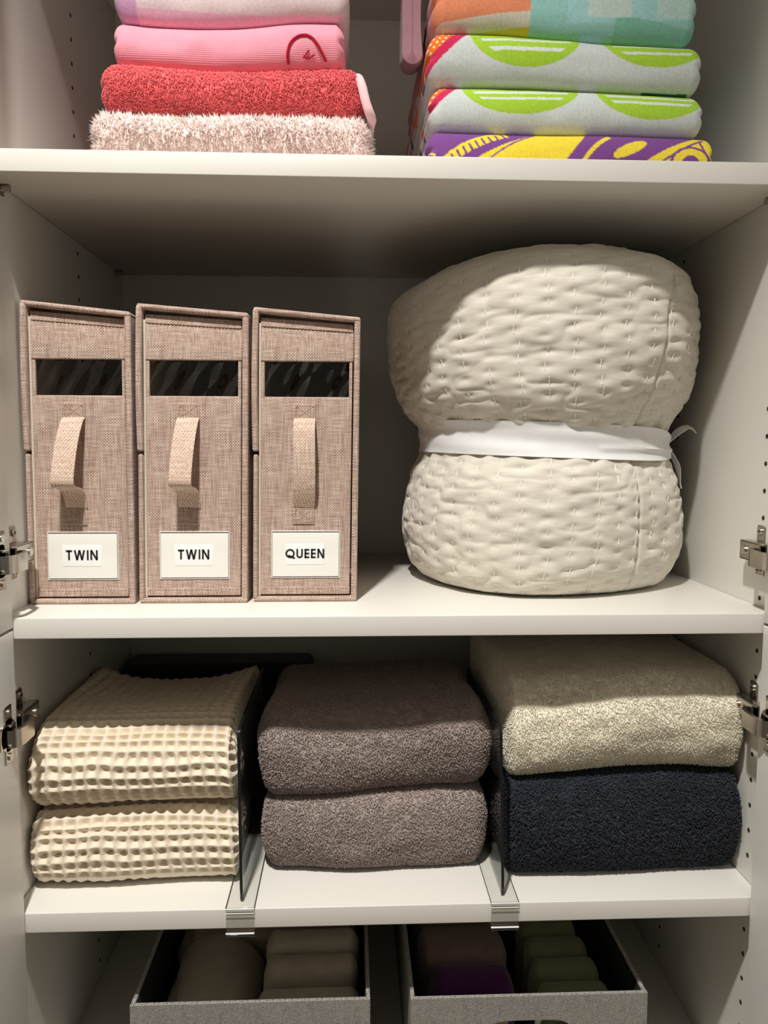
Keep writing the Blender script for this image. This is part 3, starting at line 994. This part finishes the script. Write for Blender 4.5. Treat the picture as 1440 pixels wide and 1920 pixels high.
# ------------------------------------------------------------------ rolled quilt
QC = np.array([.2125, .256])
prof_z = [1.2004, 1.2012, 1.206, 1.218, 1.245, 1.285, 1.325, 1.352, 1.368, 1.377, 1.395, 1.413, 1.421, 1.434, 1.462, 1.505, 1.545, 1.580, 1.604, 1.617, 1.626, 1.633, 1.640, 1.646, 1.649]
prof_r = [.120, .160, .1735, .1835, .1915, .1945, .1905, .1845, .1765, .1690, .1670, .1690, .1780, .1890, .2010, .2085, .2110, .2095, .2030, .1920, .1750, .1500, .1100, .0550, .002]
prof_x = [.005, .005, .005, .005, .005, .005, .006, .007, .008, .008, .008, .008, .007, .004, .001, -.002, -.003, -.003, -.002, 0, 0, 0, 0, .004, .006]
_al = np.concatenate([[0], np.cumsum(np.hypot(np.diff(prof_z), np.diff(prof_r)))])
def resample(arr, s):
    # smooth interpolation through the profile
    y = np.interp(s, _al, arr)
    k = np.exp(-.5 * (np.arange(-12, 13) / 5.0) ** 2); k /= k.sum()
    yy = np.concatenate([np.full(12, y[0]) - (y[1:13] - y[0])[::-1], y, np.full(12, y[-1]) - (y[-13:-1] - y[-1])[::-1]])
    out = np.convolve(yy, k, 'valid')
    return out
sL = np.linspace(0, _al[-1], 360)
qz, qr, qx = resample(prof_z, sL), np.maximum(resample(prof_r, sL), .001), resample(prof_x, sL)
qz[0] = 1.2004
# angle: -pi/2 is the front; fine at the front, coarse at the back
tf = np.linspace(-math.pi / 2 - 1.9, -math.pi / 2 + 1.9, 360)
tb = np.linspace(tf[-1], tf[0] + 2 * math.pi, 60)[1:-1]
TH_ = np.concatenate([tf, tb])
def quilt_base(th, z_r, z_x, zz):
    sq = 1 + .018 * np.cos(4 * (th + .35)) + .012 * np.cos(3 * th + 1)
    up_ = np.clip((zz - 1.43) / .08, 0, 1)
    sq = sq + up_ * (.065 * np.exp(-((th + .92) / .42) ** 2) - .02 * np.exp(-((th + 2.4) / .5) ** 2))
    return QC[0] + z_x + z_r * sq * np.cos(th), QC[1] + z_r * sq * np.sin(th)
TT, SS = np.meshgrid(TH_, np.arange(len(sL)))
RR, ZZ, XX = qr[SS], qz[SS], qx[SS]
bx_, by_ = quilt_base(TT, RR, XX, ZZ)
base = np.stack([bx_, by_, ZZ], -1)
# rows and columns of stitches, on arc length and slant of the wound cloth
CW, CH = .0330, .0182
def rel(th): return (th + math.pi / 2)
arc = rel(np.where(TT > math.pi / 2 * 1.9, TT, TT)) * .20
slant = np.where(ZZ > 1.395, .055, .01)
ss = sL[SS] - slant * arc
cidx = np.round(arc / CW)
def jit(c, r, k):
    c = np.asarray(c).astype(np.int64); r = np.asarray(r).astype(np.int64)
    return _h[(_pm[(c * 31 + 600) & 4095] + r * 7 + k * 131) & 4095] - .5
dimp = np.zeros_like(ZZ); puff = np.zeros_like(ZZ)
for dc in (-1, 0, 1):
    cc = cidx + dc
    stag = np.where(np.mod(cc, 2) == 0, 0, .5)
    ridx = np.round(ss / CH - stag)
    for dr in (-1, 0, 1):
        r_ = ridx + dr
        ca = cc * CW + .006 * jit(cc, r_, 1); cs = (r_ + stag) * CH + .004 * jit(cc, r_, 2)
        d2 = ((arc - ca) / .0085) ** 2 + ((ss - cs) / .0042) ** 2
        dimp += np.exp(-d2)
pN = np.stack([arc, np.zeros_like(arc), ss], -1).reshape(-1, 3)
wr = (vnoise(pN, (26, 1, 85), 2) + .7 * vnoise(pN, (55, 1, 120), 5)).reshape(ZZ.shape)
wr2 = (1 - np.abs(vnoise(pN, (22, 1, 62), 9))).reshape(ZZ.shape) ** 3
rows = np.cos(2 * math.pi * ss / CH)
big = vnoise(base.reshape(-1, 3), (11, 11, 14), 4).reshape(ZZ.shape)
mid = vnoise(base.reshape(-1, 3), (30, 30, 34), 14).reshape(ZZ.shape)
D = -.0024 * dimp + .0010 * wr - .0024 * wr2 + .0045 * big + .0020 * mid
fade = np.clip((sL[SS] - .03) / .03, 0, 1)
# seam where the outer edge is stitched down
seam_a = .104 + .026 * np.clip((ZZ - 1.40) / .2, 0, 1)
dse = (arc - seam_a)
D += -.004 * np.exp(-(dse / .0022) ** 2) + np.where(dse > 0, -.0012, 0)
topm = np.clip((ZZ - 1.60) / .02, 0, 1)
waist = np.exp(-((ZZ - 1.395) / .016) ** 2)
pleat = np.sin(arc * 150 + 2 * big) * .0028 * np.exp(-((ZZ - 1.395) / .028) ** 2) * (1 - waist)
D = D * fade * (1 - waist) * (1 - .5 * topm) + pleat
# gathers near the top edge and the wound layers on top
ds = np.gradient(qr), np.gradient(qz)
nl = np.hypot(*ds)
nrr, nzz = (ds[1] / nl)[SS], (-ds[0] / nl)[SS]
rad = np.stack([np.cos(TT), np.sin(TT)], -1)
Q = base.copy()
Q[..., 0] += rad[..., 0] * nrr * D; Q[..., 1] += rad[..., 1] * nrr * D; Q[..., 2] += nzz * D
spiral = np.mod(RR / .045 + (TT + math.pi) / (2 * math.pi), 1.0)
Q[..., 2] += np.where(RR < .17, (.009 * (1 - np.abs(2 * spiral - 1)) - .004), 0) * np.clip((ZZ - 1.61) / .015, 0, 1)
# the whole upper roll slopes a little: high at the right of centre, lower at left
up = np.clip((ZZ - 1.45) / .18, 0, 1)
Q[..., 2] += up * (-.020 * np.clip((.19 - Q[..., 0]) / .19, 0, 1) ** 1.3 - .006 * np.clip((Q[..., 0] - .28) / .16, 0, 1) ** 2)
Q[..., 2] = np.maximum(Q[..., 2], ZM + .0003)
nS, nT = Q.shape[:2]
i, j = np.meshgrid(np.arange(nS - 1), np.arange(nT), indexing='ij'); i = i.ravel(); j = j.ravel(); k = (j + 1) % nT
QF = np.stack([i * nT + j, i * nT + k, (i + 1) * nT + k, (i + 1) * nT + j], 1)
V = np.vstack([Q.reshape(-1, 3), Q[0].mean(0)[None], Q[-1].mean(0)[None]])
a = np.arange(nT); b = (a + 1) % nT
F3 = np.vstack([np.stack([np.full(nT, nS * nT), b, a], 1), np.stack([np.full(nT, nS * nT + 1), (nS - 1) * nT + a, (nS - 1) * nT + b], 1)])
quilt = empty('rolled_quilt', (QC[0], QC[1], ZM))
tag(quilt, 'oatmeal hand-stitched quilt rolled up and tied in the middle, standing on the middle shelf', 'quilt')
mk('roll', V, [QF, F3], M_QUILT, quilt)
# threads: short vertical running stitches sitting in the dimples
th = MB(); rngq = np.random.RandomState(5)
amax = 1.75 * .2
smap = np.linspace(0, 1, 2)
for c_ in range(int(-amax / CW), int(amax / CW) + 1):
    st = 0 if c_ % 2 == 0 else .5
    for r_ in range(0, int(_al[-1] / CH) + 2):
        ca = c_ * CW + .006 * float(jit(c_, r_, 1)); cs = (r_ + st) * CH + .004 * float(jit(c_, r_, 2))
        tth = ca / .2 - math.pi / 2
        jj = int(np.argmin(np.abs(tf - tth)))
        row = ss[:, jj]
        ii = int(np.argmin(np.abs(row - cs)))
        z_ = ZZ[ii, jj]
        if ii < 12 or z_ > 1.617 or abs(z_ - 1.395) < .024 or ii + 5 >= nS:
            continue
        if rngq.rand() < .12:
            continue
        h_ = int(3 + rngq.rand() * 3)
        p = Q[[ii - h_ // 2, ii, ii + (h_ + 1) // 2], jj]
        out = np.array([math.cos(tth), math.sin(tth), 0])
        p = p + out * np.array([[.0000], [.0008], [.0000]])
        th.tube(p, .0008, 5)
so = th.build('stitching', M_THREAD, quilt); so['kind'] = 'stuff'
# paper tags hanging at the right
tg = MB()
tg.tube([(.3965, .205, 1.327), (.4000, .203, 1.318), (.4050, .201, 1.300)], .0006, 5)
tg.add([(.4010, .199, 1.316), (.4010, .216, 1.316), (.4115, .216, 1.279), (.4115, .199, 1.279), (.4018, .199, 1.3163), (.4018, .216, 1.3163), (.4123, .216, 1.2793), (.4123, .199, 1.2793)],
       [[0, 1, 2, 3], [4, 7, 6, 5], [0, 4, 5, 1], [1, 5, 6, 2], [2, 6, 7, 3], [3, 7, 4, 0]])
tg.add([(.4025, .196, 1.312), (.4025, .212, 1.312), (.4105, .212, 1.291), (.4105, .196, 1.291), (.4031, .196, 1.3122), (.4031, .212, 1.3122), (.4111, .212, 1.2912), (.4111, .196, 1.2912)],
       [[0, 1, 2, 3], [4, 7, 6, 5], [0, 4, 5, 1], [1, 5, 6, 2], [2, 6, 7, 3], [3, 7, 4, 0]])
t_o = tg.build('hang_tag', M_TAG, quilt, smooth=False); t_o['label'] = 'thin paper hang tags on a string'

# ribbon
rib = empty('ribbon', (QC[0] + .008, QC[1], 1.372))
tag(rib, 'wide white twill ribbon tied around the waist of the rolled quilt', 'ribbon')
nA = 200
an = np.linspace(-math.pi, math.pi, nA)
G = []
for kz in np.linspace(0, 1, 15):
    thf = an
    pin = np.exp(-((thf - (-.18)) / .35) ** 2)           # narrower where it is knotted at the right
    hw = .0215 * (1 - .55 * pin)
    zc = 1.3965 - .006 * np.cos(thf) - .004 * pin
    z = zc + (kz - .5) * 2 * hw
    r = np.interp(z, [1.36, 1.372, 1.380, 1.395, 1.412, 1.420, 1.432], [.1795, .1745, .1712, .1700, .1712, .1750, .1825])
    fold = .0010 * np.sin(kz * 9 + 3 * thf) + .0022 * np.exp(-((kz - (.28 + .10 * np.cos(thf))) / .06) ** 2) * (thf > -1.35) * (thf < .4)
    sq = 1 + .018 * np.cos(4 * (thf + .35)) + .012 * np.cos(3 * thf + 1)
    rr = (r + .0015) * sq + fold
    G.append(np.stack([QC[0] + .008 + rr * np.cos(thf), QC[1] + rr * np.sin(thf), z], -1))
MB().sheet(np.array(G), .0012).build('band', M_RIBBON, rib)
kp = np.array([.3905, .225, 1.3915])
kn = MB().rb(kp - np.array([.006, .010, .011]), kp + np.array([.006, .008, .010]), .006, 4)
kn.build('knot', M_RIBBON, rib)
def tail(pts, w0, w1, name='tail'):
    p = smooth_path(np.array(pts), 26, 3); G = []
    for q, c_ in enumerate(p):
        hw = w0 + (w1 - w0) * q / 25
        G.append([c_ + np.array([0, 1, .25]) * hw * e + np.array([.002 * math.sin(e * 2 + q * .3), 0, 0]) for e in np.linspace(-1, 1, 5)])
    MB().sheet(np.array(G), .0012).build(name, M_RIBBON, rib)
tail([(.392, .215, 1.393), (.397, .212, 1.401), (.4035, .208, 1.410), (.4110, .204, 1.4165), (.4180, .200, 1.4165), (.4210, .198, 1.410)], .005, .011)
tail([(.391, .215, 1.389), (.3955, .208, 1.380), (.4010, .203, 1.364), (.4035, .200, 1.348), (.4045, .199, 1.334)], .005, .009)

# ------------------------------------------------------------------ middle-lower shelf: towels
CWX, CWZ = .0150, .0163
def waffle_disp(lo, hi):
    def fn(P, pos, nr):
        H = hi[2] - lo[2]
        fr = np.abs(P[:, 1] - lo[1]) < 1e-9
        tp = np.abs(P[:, 2] - hi[2]) < 1e-9
        sx = (np.abs(P[:, 0] - lo[0]) < 1e-9) | (np.abs(P[:, 0] - hi[0]) < 1e-9)
        a_ = P[:, 0].copy(); b_ = P[:, 2] - lo[2]
        b_ = np.where(tp, H + P[:, 1] - lo[1], b_)
        only = sx & ~fr & ~tp
        a_ = np.where(only, np.where(P[:, 0] < (lo[0] + hi[0]) / 2, lo[0] - (P[:, 1] - lo[1]), hi[0] + (P[:, 1] - lo[1])), a_)
        wob = np.stack([a_, b_, np.zeros_like(a_)], 1)
        a_ = a_ + .0022 * vnoise(wob, 34, 3) + .004 * vnoise(wob, 9, 13); b_ = b_ + .0022 * vnoise(wob, 34, 6) + .005 * vnoise(wob, 8, 16)
        pit = (np.sin(math.pi * a_ / CWX) ** 2 * np.sin(math.pi * b_ / CWZ) ** 2) ** .75
        knot = np.cos(math.pi * a_ / CWX) ** 2 * np.cos(math.pi * b_ / CWZ) ** 2
        h = 1 - pit + .05 * knot
        nz = vnoise(wob, 260, 8) * .0004 + vnoise(wob, 600, 2) * .0003
        return (.0088 * (h - .9) + nz) * (1 - .6 * np.clip(1 - (P[:, 2] - lo[2]) / .012, 0, 1)) * ((~only) * .999 + .001 + only * .6)
    return fn
def warp_w(v):
    v = v.copy()
    k = np.clip((v[:, 2] - .95) / .1, 0, 1)
    bk = np.clip((v[:, 1] - .12) / .2, 0, 1)
    u = (v[:, 0] + .309) / .125
    v[:, 2] += k * (-.030 * (1 - np.abs(u) ** 2.6).clip(0, 1) * bk + .008 * bk - .012 * np.clip((np.abs(u) - .82) / .18, 0, 1) ** 2 - .010 * np.clip((v[:, 1] - .05) / .04, -1, 0) ** 2)
    v[:, 2] += .003 * np.sin(v[:, 0] * 16) * np.clip((v[:, 2] - .87) / .05, 0, 1) * (1 - k)
    # front sags forward towards the bottom of each towel
    v[:, 1] += .004 * np.sin(v[:, 0] * 21)
    return v
G3 = 'waffle-weave towels left of the first divider'
l1, h1 = (-.4335, .038, ZL + .003), (-.1850, .345, .9495)
o, _ = towel('waffle_towel', l1, h1, (.008, .028, .044), M_WAFFLE, .00125, warp_w, disp=waffle_disp(l1, h1), seed=31, ystep_back=.01)
tag(o, 'cream waffle-weave towel lying on the shelf, the lower of the two', 'towel', G3)
l2, h2 = (-.4335, .035, .9500), (-.1855, .345, 1.0590)
o, _ = towel('waffle_towel', l2, h2, (.010, .060, .054), M_WAFFLE, .00125, warp_w, disp=waffle_disp(l2, h2), seed=32, ystep_back=.0028, amp=.003)
tag(o, 'cream waffle-weave towel on top of the other waffle towel', 'towel', G3)

def warp_t(v):
    v = v.copy()
    v[:, 2] += .0035 * np.sin(v[:, 0] * 14 + .3) * np.clip((v[:, 2] - .88) / .08, 0, 1)
    v[:, 2] += np.clip((v[:, 2] - .99) / .06, 0, 1) * (-.018 * np.clip((v[:, 1] - .15) / .2, 0, 1))
    v[:, 1] += .004 * np.sin(v[:, 0] * 18 + v[:, 2] * 20)
    return v
TAUPE = lin((177, 161, 154))
front = lambda C, N: (C[:, 1] < .34) * np.where(C[:, 1] > .15, .45, 1.0)
G4 = 'taupe terry towels between the two dividers'
o, _ = towel('bath_towel', (-.1615, .064, ZL + .001), (.1225, .38, .9600), (.022, .030, .048), M_TERRY, .004, warp_t, seed=41, amp=.003,
             tuft=dict(base=TAUPE, dens=580000, length=.0028, width=.00058, droop=.25, clump=.75, colvar=.14, mask=lambda C, N: (C[:, 1] < .14) * 1.0))
tag(o, 'taupe terry towel lying on the shelf between the dividers, lower of two', 'towel', G4)
o, _ = towel('bath_towel', (-.1650, .062, .9600), (.1230, .38, 1.0650), (.024, .036, .050), M_TERRY, .004, warp_t, seed=42, amp=.003,
             tuft=dict(base=TAUPE, dens=540000, length=.0027, width=.00058, droop=.2, clump=.75, colvar=.14, mask=front))
tag(o, 'taupe terry towel on top of the other taupe towel', 'towel', G4)

def warp_n(v):
    v = v.copy()
    v[:, 2] += .004 * np.sin(v[:, 0] * 15 + 2.5) * np.clip((v[:, 2] - .88) / .08, 0, 1)
    v[:, 1] += .004 * np.sin(v[:, 0] * 17 + v[:, 2] * 22)
    return v
o, _ = towel('bath_towel', (.1405, .042, ZL + .001), (.4335, .38, .9850), (.010, .034, .058), M_TERRY, .004, warp_n, seed=51, amp=.003,
             tuft=dict(base=lin((42, 47, 57)), dens=480000, length=.0034, width=.00066, droop=.25, clump=.8, colvar=.2, mask=lambda C, N: (C[:, 1] < .14) * 1.0))
tag(o, 'dark navy terry towel lying on the shelf under the beige towel', 'towel')
o, _ = towel('bath_towel', (.1370, .043, .9850), (.4325, .38, 1.1080), (.014, .044, .058), M_TERRY, .004, warp_n, seed=52, amp=.004,
             tuft=dict(base=lin((255, 246, 226)), dens=520000, length=.0021, width=.00055, droop=.25, clump=.6, colvar=.10, mask=front))
tag(o, 'thick beige terry towel resting on the navy towel', 'towel')

o, _ = towel('dark_block', (-.4280, .400, ZL + .001), (-.1140, .490, 1.0280), (.012, .020, .020), M_BLACKB, .006, None, seed=61, amp=.002)  # plain dark rounded block close to the back panel
tag(o, 'dark charcoal rounded block at the back behind the cream waffle towels', 'blanket')

# ------------------------------------------------------------------ acrylic shelf dividers
def divider(xc, lean, label):
    root = empty('shelf_divider', (xc, .15, ZL))
    tag(root, label, 'shelf divider', 'clear acrylic shelf dividers')
    tb_ = .0022; hw = .0163; yb = .27
    MB().rb((xc - hw, -.0005, ZL + .0002), (xc + hw, yb, ZL + .0002 + tb_), .0006).build('base_strip', M_ACRYL_B, root)
    m = MB().rb((xc - hw, -.0034, ZL - TH - .0072), (xc + hw, -.0010, ZL + .0026), .0008)
    m.rb((xc - hw, -.0034, ZL - TH - .0072), (xc + hw, .020, ZL - TH - .0050), .0006)
    m.build('clip', M_CLIP, root)
    # pale and dark tubes: glints and edges of the clear strip put into colour
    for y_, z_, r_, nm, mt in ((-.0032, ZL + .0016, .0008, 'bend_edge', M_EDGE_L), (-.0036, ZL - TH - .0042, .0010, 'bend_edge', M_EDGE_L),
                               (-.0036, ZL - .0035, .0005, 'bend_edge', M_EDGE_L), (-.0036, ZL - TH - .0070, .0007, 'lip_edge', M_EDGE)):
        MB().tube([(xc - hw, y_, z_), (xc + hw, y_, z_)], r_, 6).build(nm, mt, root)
    for s in (-1, 1):
        MB().tube([(xc + s * hw, -.002, ZL + .0022), (xc + s * hw, yb, ZL + .0022)], .0005, 5).build('strip_edge', M_EDGE, root)
    # upright panel with rounded front top corner
    z0, z1, y0, y1, r = ZL + .0024, 1.0665, .0105, .262, .009
    loop = [(y1, z0), (y1, z1)]
    loop = [(y0 + .0025, z0), (y1, z0), (y1, z1 - r)] + [(y1 - r + r * math.cos(t), z1 - r + r * math.sin(t)) for t in np.linspace(0, math.pi / 2, 6)[1:]] + \
           [(y0 + r + r * math.cos(t), z1 - r + r * math.sin(t)) for t in np.linspace(math.pi / 2, math.pi, 8)] + [(y0, z0 + .02)]
    L = np.array(loop); th_ = .0017; n = len(L)
    xl = lambda z: xc + lean * (z - z0)
    cen = L.mean(0)
    for_s = []
    V = []
    for s in (-1, 1):
        V += [(xl(p[1]) + s * th_ * .8, p[0], p[1]) for p in L]; V.append((xl(cen[1]) + s * th_ * .8, cen[0], cen[1]))
    F3 = []
    for q in range(n):
        F3.append([q, (q + 1) % n, n]); F3.append([n + 1 + (q + 1) % n, n + 1 + q, 2 * n + 1])
    MB().add(V, (), F3).build('panel', M_ACRYL, root, smooth=False)
    # polished edge, dark because one looks through the width of the sheet
    Ve = []; Fe = []
    ins = cen + (L - cen) * (1 - .0022 / (np.linalg.norm(L - cen, axis=1)[:, None]))
    for s in (-1, 1):
        Ve += [(xl(p[1]) + s * th_, p[0], p[1]) for p in L]
    for s in (-1, 1):
        Ve += [(xl(p[1]) + s * th_, p[0], p[1]) for p in ins]
    for q in range(1, n):
        k = (q + 1) % n
        Fe.append([q, k, n + k, n + q]); Fe.append([q, 2 * n + q, 2 * n + k, k]); Fe.append([n + q, n + k, 3 * n + k, 3 * n + q]); Fe.append([2 * n + q, 3 * n + q, 3 * n + k, 2 * n + k])
    MB().add(Ve, Fe).build('panel_edge', M_EDGE, root, smooth=False)
divider(-.1780, -.004, 'clear acrylic shelf divider between the waffle towels and the taupe towels')
divider(.1285, -.028, 'clear acrylic shelf divider between the taupe towels and the navy towel')

# ------------------------------------------------------------------ fabric bins on the bottom
def bin_(x0, x1, y0, y1, ztop, label):
    root = empty('fabric_bin', ((x0 + x1) / 2, (y0 + y1) / 2, ZF))
    tag(root, label, 'storage bin', 'grey herringbone bins on the bottom of the cabinet')
    t = .0050; z0 = ZF + .0004
    MB().rb((x0, y0 + t, z0), (x0 + t, y1, ztop), .0012).build('side_wall', M_HERR, root)
    MB().rb((x1 - t, y0 + t, z0), (x1, y1, ztop), .0012).build('side_wall', M_HERR, root)
    MB().rb((x0 + t, y1 - t, z0), (x1 - t, y1, ztop), .0012).build('back_wall', M_HERR, root)
    MB().rb((x0 + t, y0 + t, z0), (x1 - t, y1 - t, z0 + .004), .0008).build('base', M_BINLIN, root)
    for a_, b_ in ((x0 + t, x0 + t + .001), (x1 - t - .001, x1 - t)):
        MB().rb((a_, y0 + t + .001, z0 + .004), (b_, y1 - t - .001, ztop - .002), .0003).build('lining', M_BINLIN, root)
    MB().rb((x0 + t, y1 - t - .001, z0 + .004), (x1 - t, y1 - t, ztop - .002), .0003).build('lining', M_BINLIN, root)
    # front wall with an oval hand hole
    cx, cz = (x0 + x1) / 2, ztop - .048
    a, b = .050, .0165
    ang = np.sort(np.concatenate([np.linspace(0, 2 * math.pi, 96, endpoint=False), [math.atan2(s2 - cz, s1 - cx) % (2 * math.pi) for s1 in (x0, x1) for s2 in (z0, ztop)]]))
    V = []
    for y in (y0, y0 + t):
        for q in ang:
            c_, s_ = math.cos(q), math.sin(q)
            ri = 1 / ((abs(c_) / a) ** 4 + (abs(s_) / b) ** 4) ** .25
            V.append((cx + ri * c_, y, cz + ri * s_))
        for q in ang:
            c_, s_ = math.cos(q), math.sin(q)
            ro = min(((x1 - cx) / abs(c_)) if abs(c_) > 1e-9 else 9, ((ztop - cz) / s_) if s_ > 1e-9 else 9, ((cz - z0) / -s_) if s_ < -1e-9 else 9)
            V.append((cx + ro * c_, y, cz + ro * s_))
    n = len(ang); q = np.arange(n); k = (q + 1) % n
    F = np.vstack([np.stack([q, k, n + k, n + q], 1), np.stack([2 * n + q, 3 * n + q, 3 * n + k, 2 * n + k], 1),
                   np.stack([n + q, n + k, 3 * n + k, 3 * n + q], 1), np.stack([q, 2 * n + q, 2 * n + k, k], 1)])
    MB().add(V, F).build('front_wall', M_HERR, root, smooth=False)
bin_(-.3155, -.0275, .030, .44, .7205, 'grey herringbone fabric bin holding cream towels, left on the cabinet bottom')
bin_(.0220, .3145, .030, .44, .7190, 'grey herringbone fabric bin holding green and purple cloths, right on the cabinet bottom')

def small(name, lo, hi, r, colr, label, cat, group, seed, layers=0, warp=None, mat=None):
    m_ = mat or mat_cloth('cloth_%d' % seed, colr, .10, 90, 800, .6, .0012)
    o, _ = towel(name, lo, hi, r, m_, .004, warp, seed=seed, amp=.0022, layers=layers, ystep_back=.006)
    tag(o, label, cat, group)
    return o
CREAM = (176, 166, 148)
def roll(x, y0, y1, z, r, label, seed, tilt=0.0, yaw=0.0, colr=CREAM):
    """a towel rolled along y with the curl showing at its front end"""
    n, mm = 60, 40
    th = np.linspace(0, 2 * math.pi, n, endpoint=False); yy = np.linspace(y0, y1, mm)
    TT, YY = np.meshgrid(th, yy)
    fl = r * (1 + .06 * np.cos(2 * TT + .5))
    end = np.minimum(np.clip((YY - y0) / .018, 0, 1), np.clip((y1 - YY) / .018, 0, 1))
    rr = fl * (.78 + .22 * np.sqrt(1 - (1 - end) ** 2))
    rr = rr - .005 * np.exp(-(((TT - 2.2 - .8 * (YY - y0) / (y1 - y0))) / .10) ** 2)
    V = np.stack([x + rr * np.cos(TT) + yaw * (YY - y0), YY, z + rr * np.sin(TT) + tilt * (YY - y0)], -1).reshape(-1, 3)
    V += .002 * np.stack([vnoise(V, 40, seed), 0 * V[:, 0], vnoise(V, 40, seed + 1)], 1)
    i, j = np.meshgrid(np.arange(mm - 1), np.arange(n), indexing='ij'); i = i.ravel(); j = j.ravel(); k = (j + 1) % n
    F = np.stack([i * n + j, i * n + k, (i + 1) * n + k, (i + 1) * n + j], 1)
    # spiral face at the front end, recessed rings
    rings = [1.0, .8, .6, .4, .2, .02]; dep = [0, .004, .001, .006, .003, .010]
    Vr = []; c0 = V[:n].mean(0)
    for q, (a_, d_) in enumerate(zip(rings[1:], dep[1:])):
        Vr.append(c0 + (V[:n] - c0) * a_ + np.array([0, d_, 0]))
    V2 = np.vstack([V] + Vr); F2 = [F]
    prev = np.arange(n)
    for q in range(len(Vr)):
        cur = mm * n + q * n + np.arange(n)
        F2.append(np.stack([prev, cur, np.roll(cur, -1), np.roll(prev, -1)], 1)); prev = cur
    last = (mm - 1) * n + np.arange(n)
    V2 = np.vstack([V2, V[last].mean(0)[None]])
    F3 = np.stack([np.full(n, len(V2) - 1), last, np.roll(last, -1)], 1)
    o = mk('rolled_towel', V2, [np.vstack(F2), F3], mat_cloth('roll_%d' % seed, colr, .08, 70, 700, .6, .0012))
    c = Vector((x, (y0 + y1) / 2, V2[:, 2].min())); o.data.transform(Matrix.Translation(-c)); o.location = c
    tag(o, label, 'towel', 'cream rolled towels in the left bin')
zb = ZF + .006
roll(-.238, .048, .215, zb + .062, .058, 'cream rolled towel at the front left of the left bin, its curl facing out', 71, .0, .02)
roll(-.2625, .225, .42, zb + .058, .041, 'cream rolled towel behind the front roll, beside the left wall of the left bin', 72, .0, .0)
roll(-.185, .225, .42, zb + .064, .040, 'cream rolled towel behind the front roll, nearer the folded cloths', 73, .0, .0)
G5 = 'cream folded washcloths in the left bin'
small('washcloth', (-.172, .042, zb), (-.038, .092, .7020), (.014, .022, .016), CREAM, 'cream folded cloth nearest the front wall of the left bin', 'cloth', G5, 74, 2)
small('washcloth', (-.166, .096, zb), (-.042, .136, .7160), (.012, .018, .016), CREAM, 'cream folded cloth second from the front of the left bin', 'cloth', G5, 75, 2)
small('washcloth', (-.166, .139, zb), (-.042, .182, .7200), (.012, .019, .016), (184, 176, 160), 'cream folded cloth third from the front of the left bin', 'cloth', G5, 76, 2)
small('washcloth', (-.166, .186, zb), (-.042, .230, .7000), (.012, .019, .016), (150, 130, 122), 'dull pinkish folded cloth behind the cream cloths in the left bin', 'cloth', None, 77, 2)
G6 = 'folded cloths in the left half of the right bin'
small('washcloth', (.0560, .044, zb), (.1480, .070, .6960), (.012, .012, .012), (176, 150, 126), 'tan folded cloth against the front wall of the right bin', 'cloth', G6, 81, 1)
small('washcloth', (.0500, .072, zb), (.1640, .128, .7040), (.018, .024, .022), (76, 28, 84), 'deep purple folded cloth in the right bin', 'cloth', G6, 82, 1)
small('washcloth', (.0400, .132, zb), (.1660, .205, .7080), (.016, .030, .022), (128, 108, 100), 'mauve brown folded cloth behind the purple cloth', 'cloth', G6, 83, 1)
small('washcloth', (.0400, .210, zb), (.1660, .280, .6980), (.016, .030, .022), (130, 118, 100), 'drab folded cloth at the back behind the mauve brown one', 'cloth', G6, 84, 1)
G7 = 'sage green folded cloths in the right bin'
for q, (ya, yb_, xb, zt, nm) in enumerate(((.050, .098, .286, .694, 'nearest the front of the right bin'), (.102, .138, .283, .699, 'second from the front of the right bin'),
                                       (.142, .178, .280, .702, 'third from the front of the right bin'), (.182, .222, .277, .704, 'fourth from the front of the right bin'))):
    small('washcloth', (.188, ya, zb), (xb, yb_, zt), (.014, .017, .016), (116, 120, 88), 'sage green folded cloth ' + nm, 'cloth', G7, 90 + q, 1)
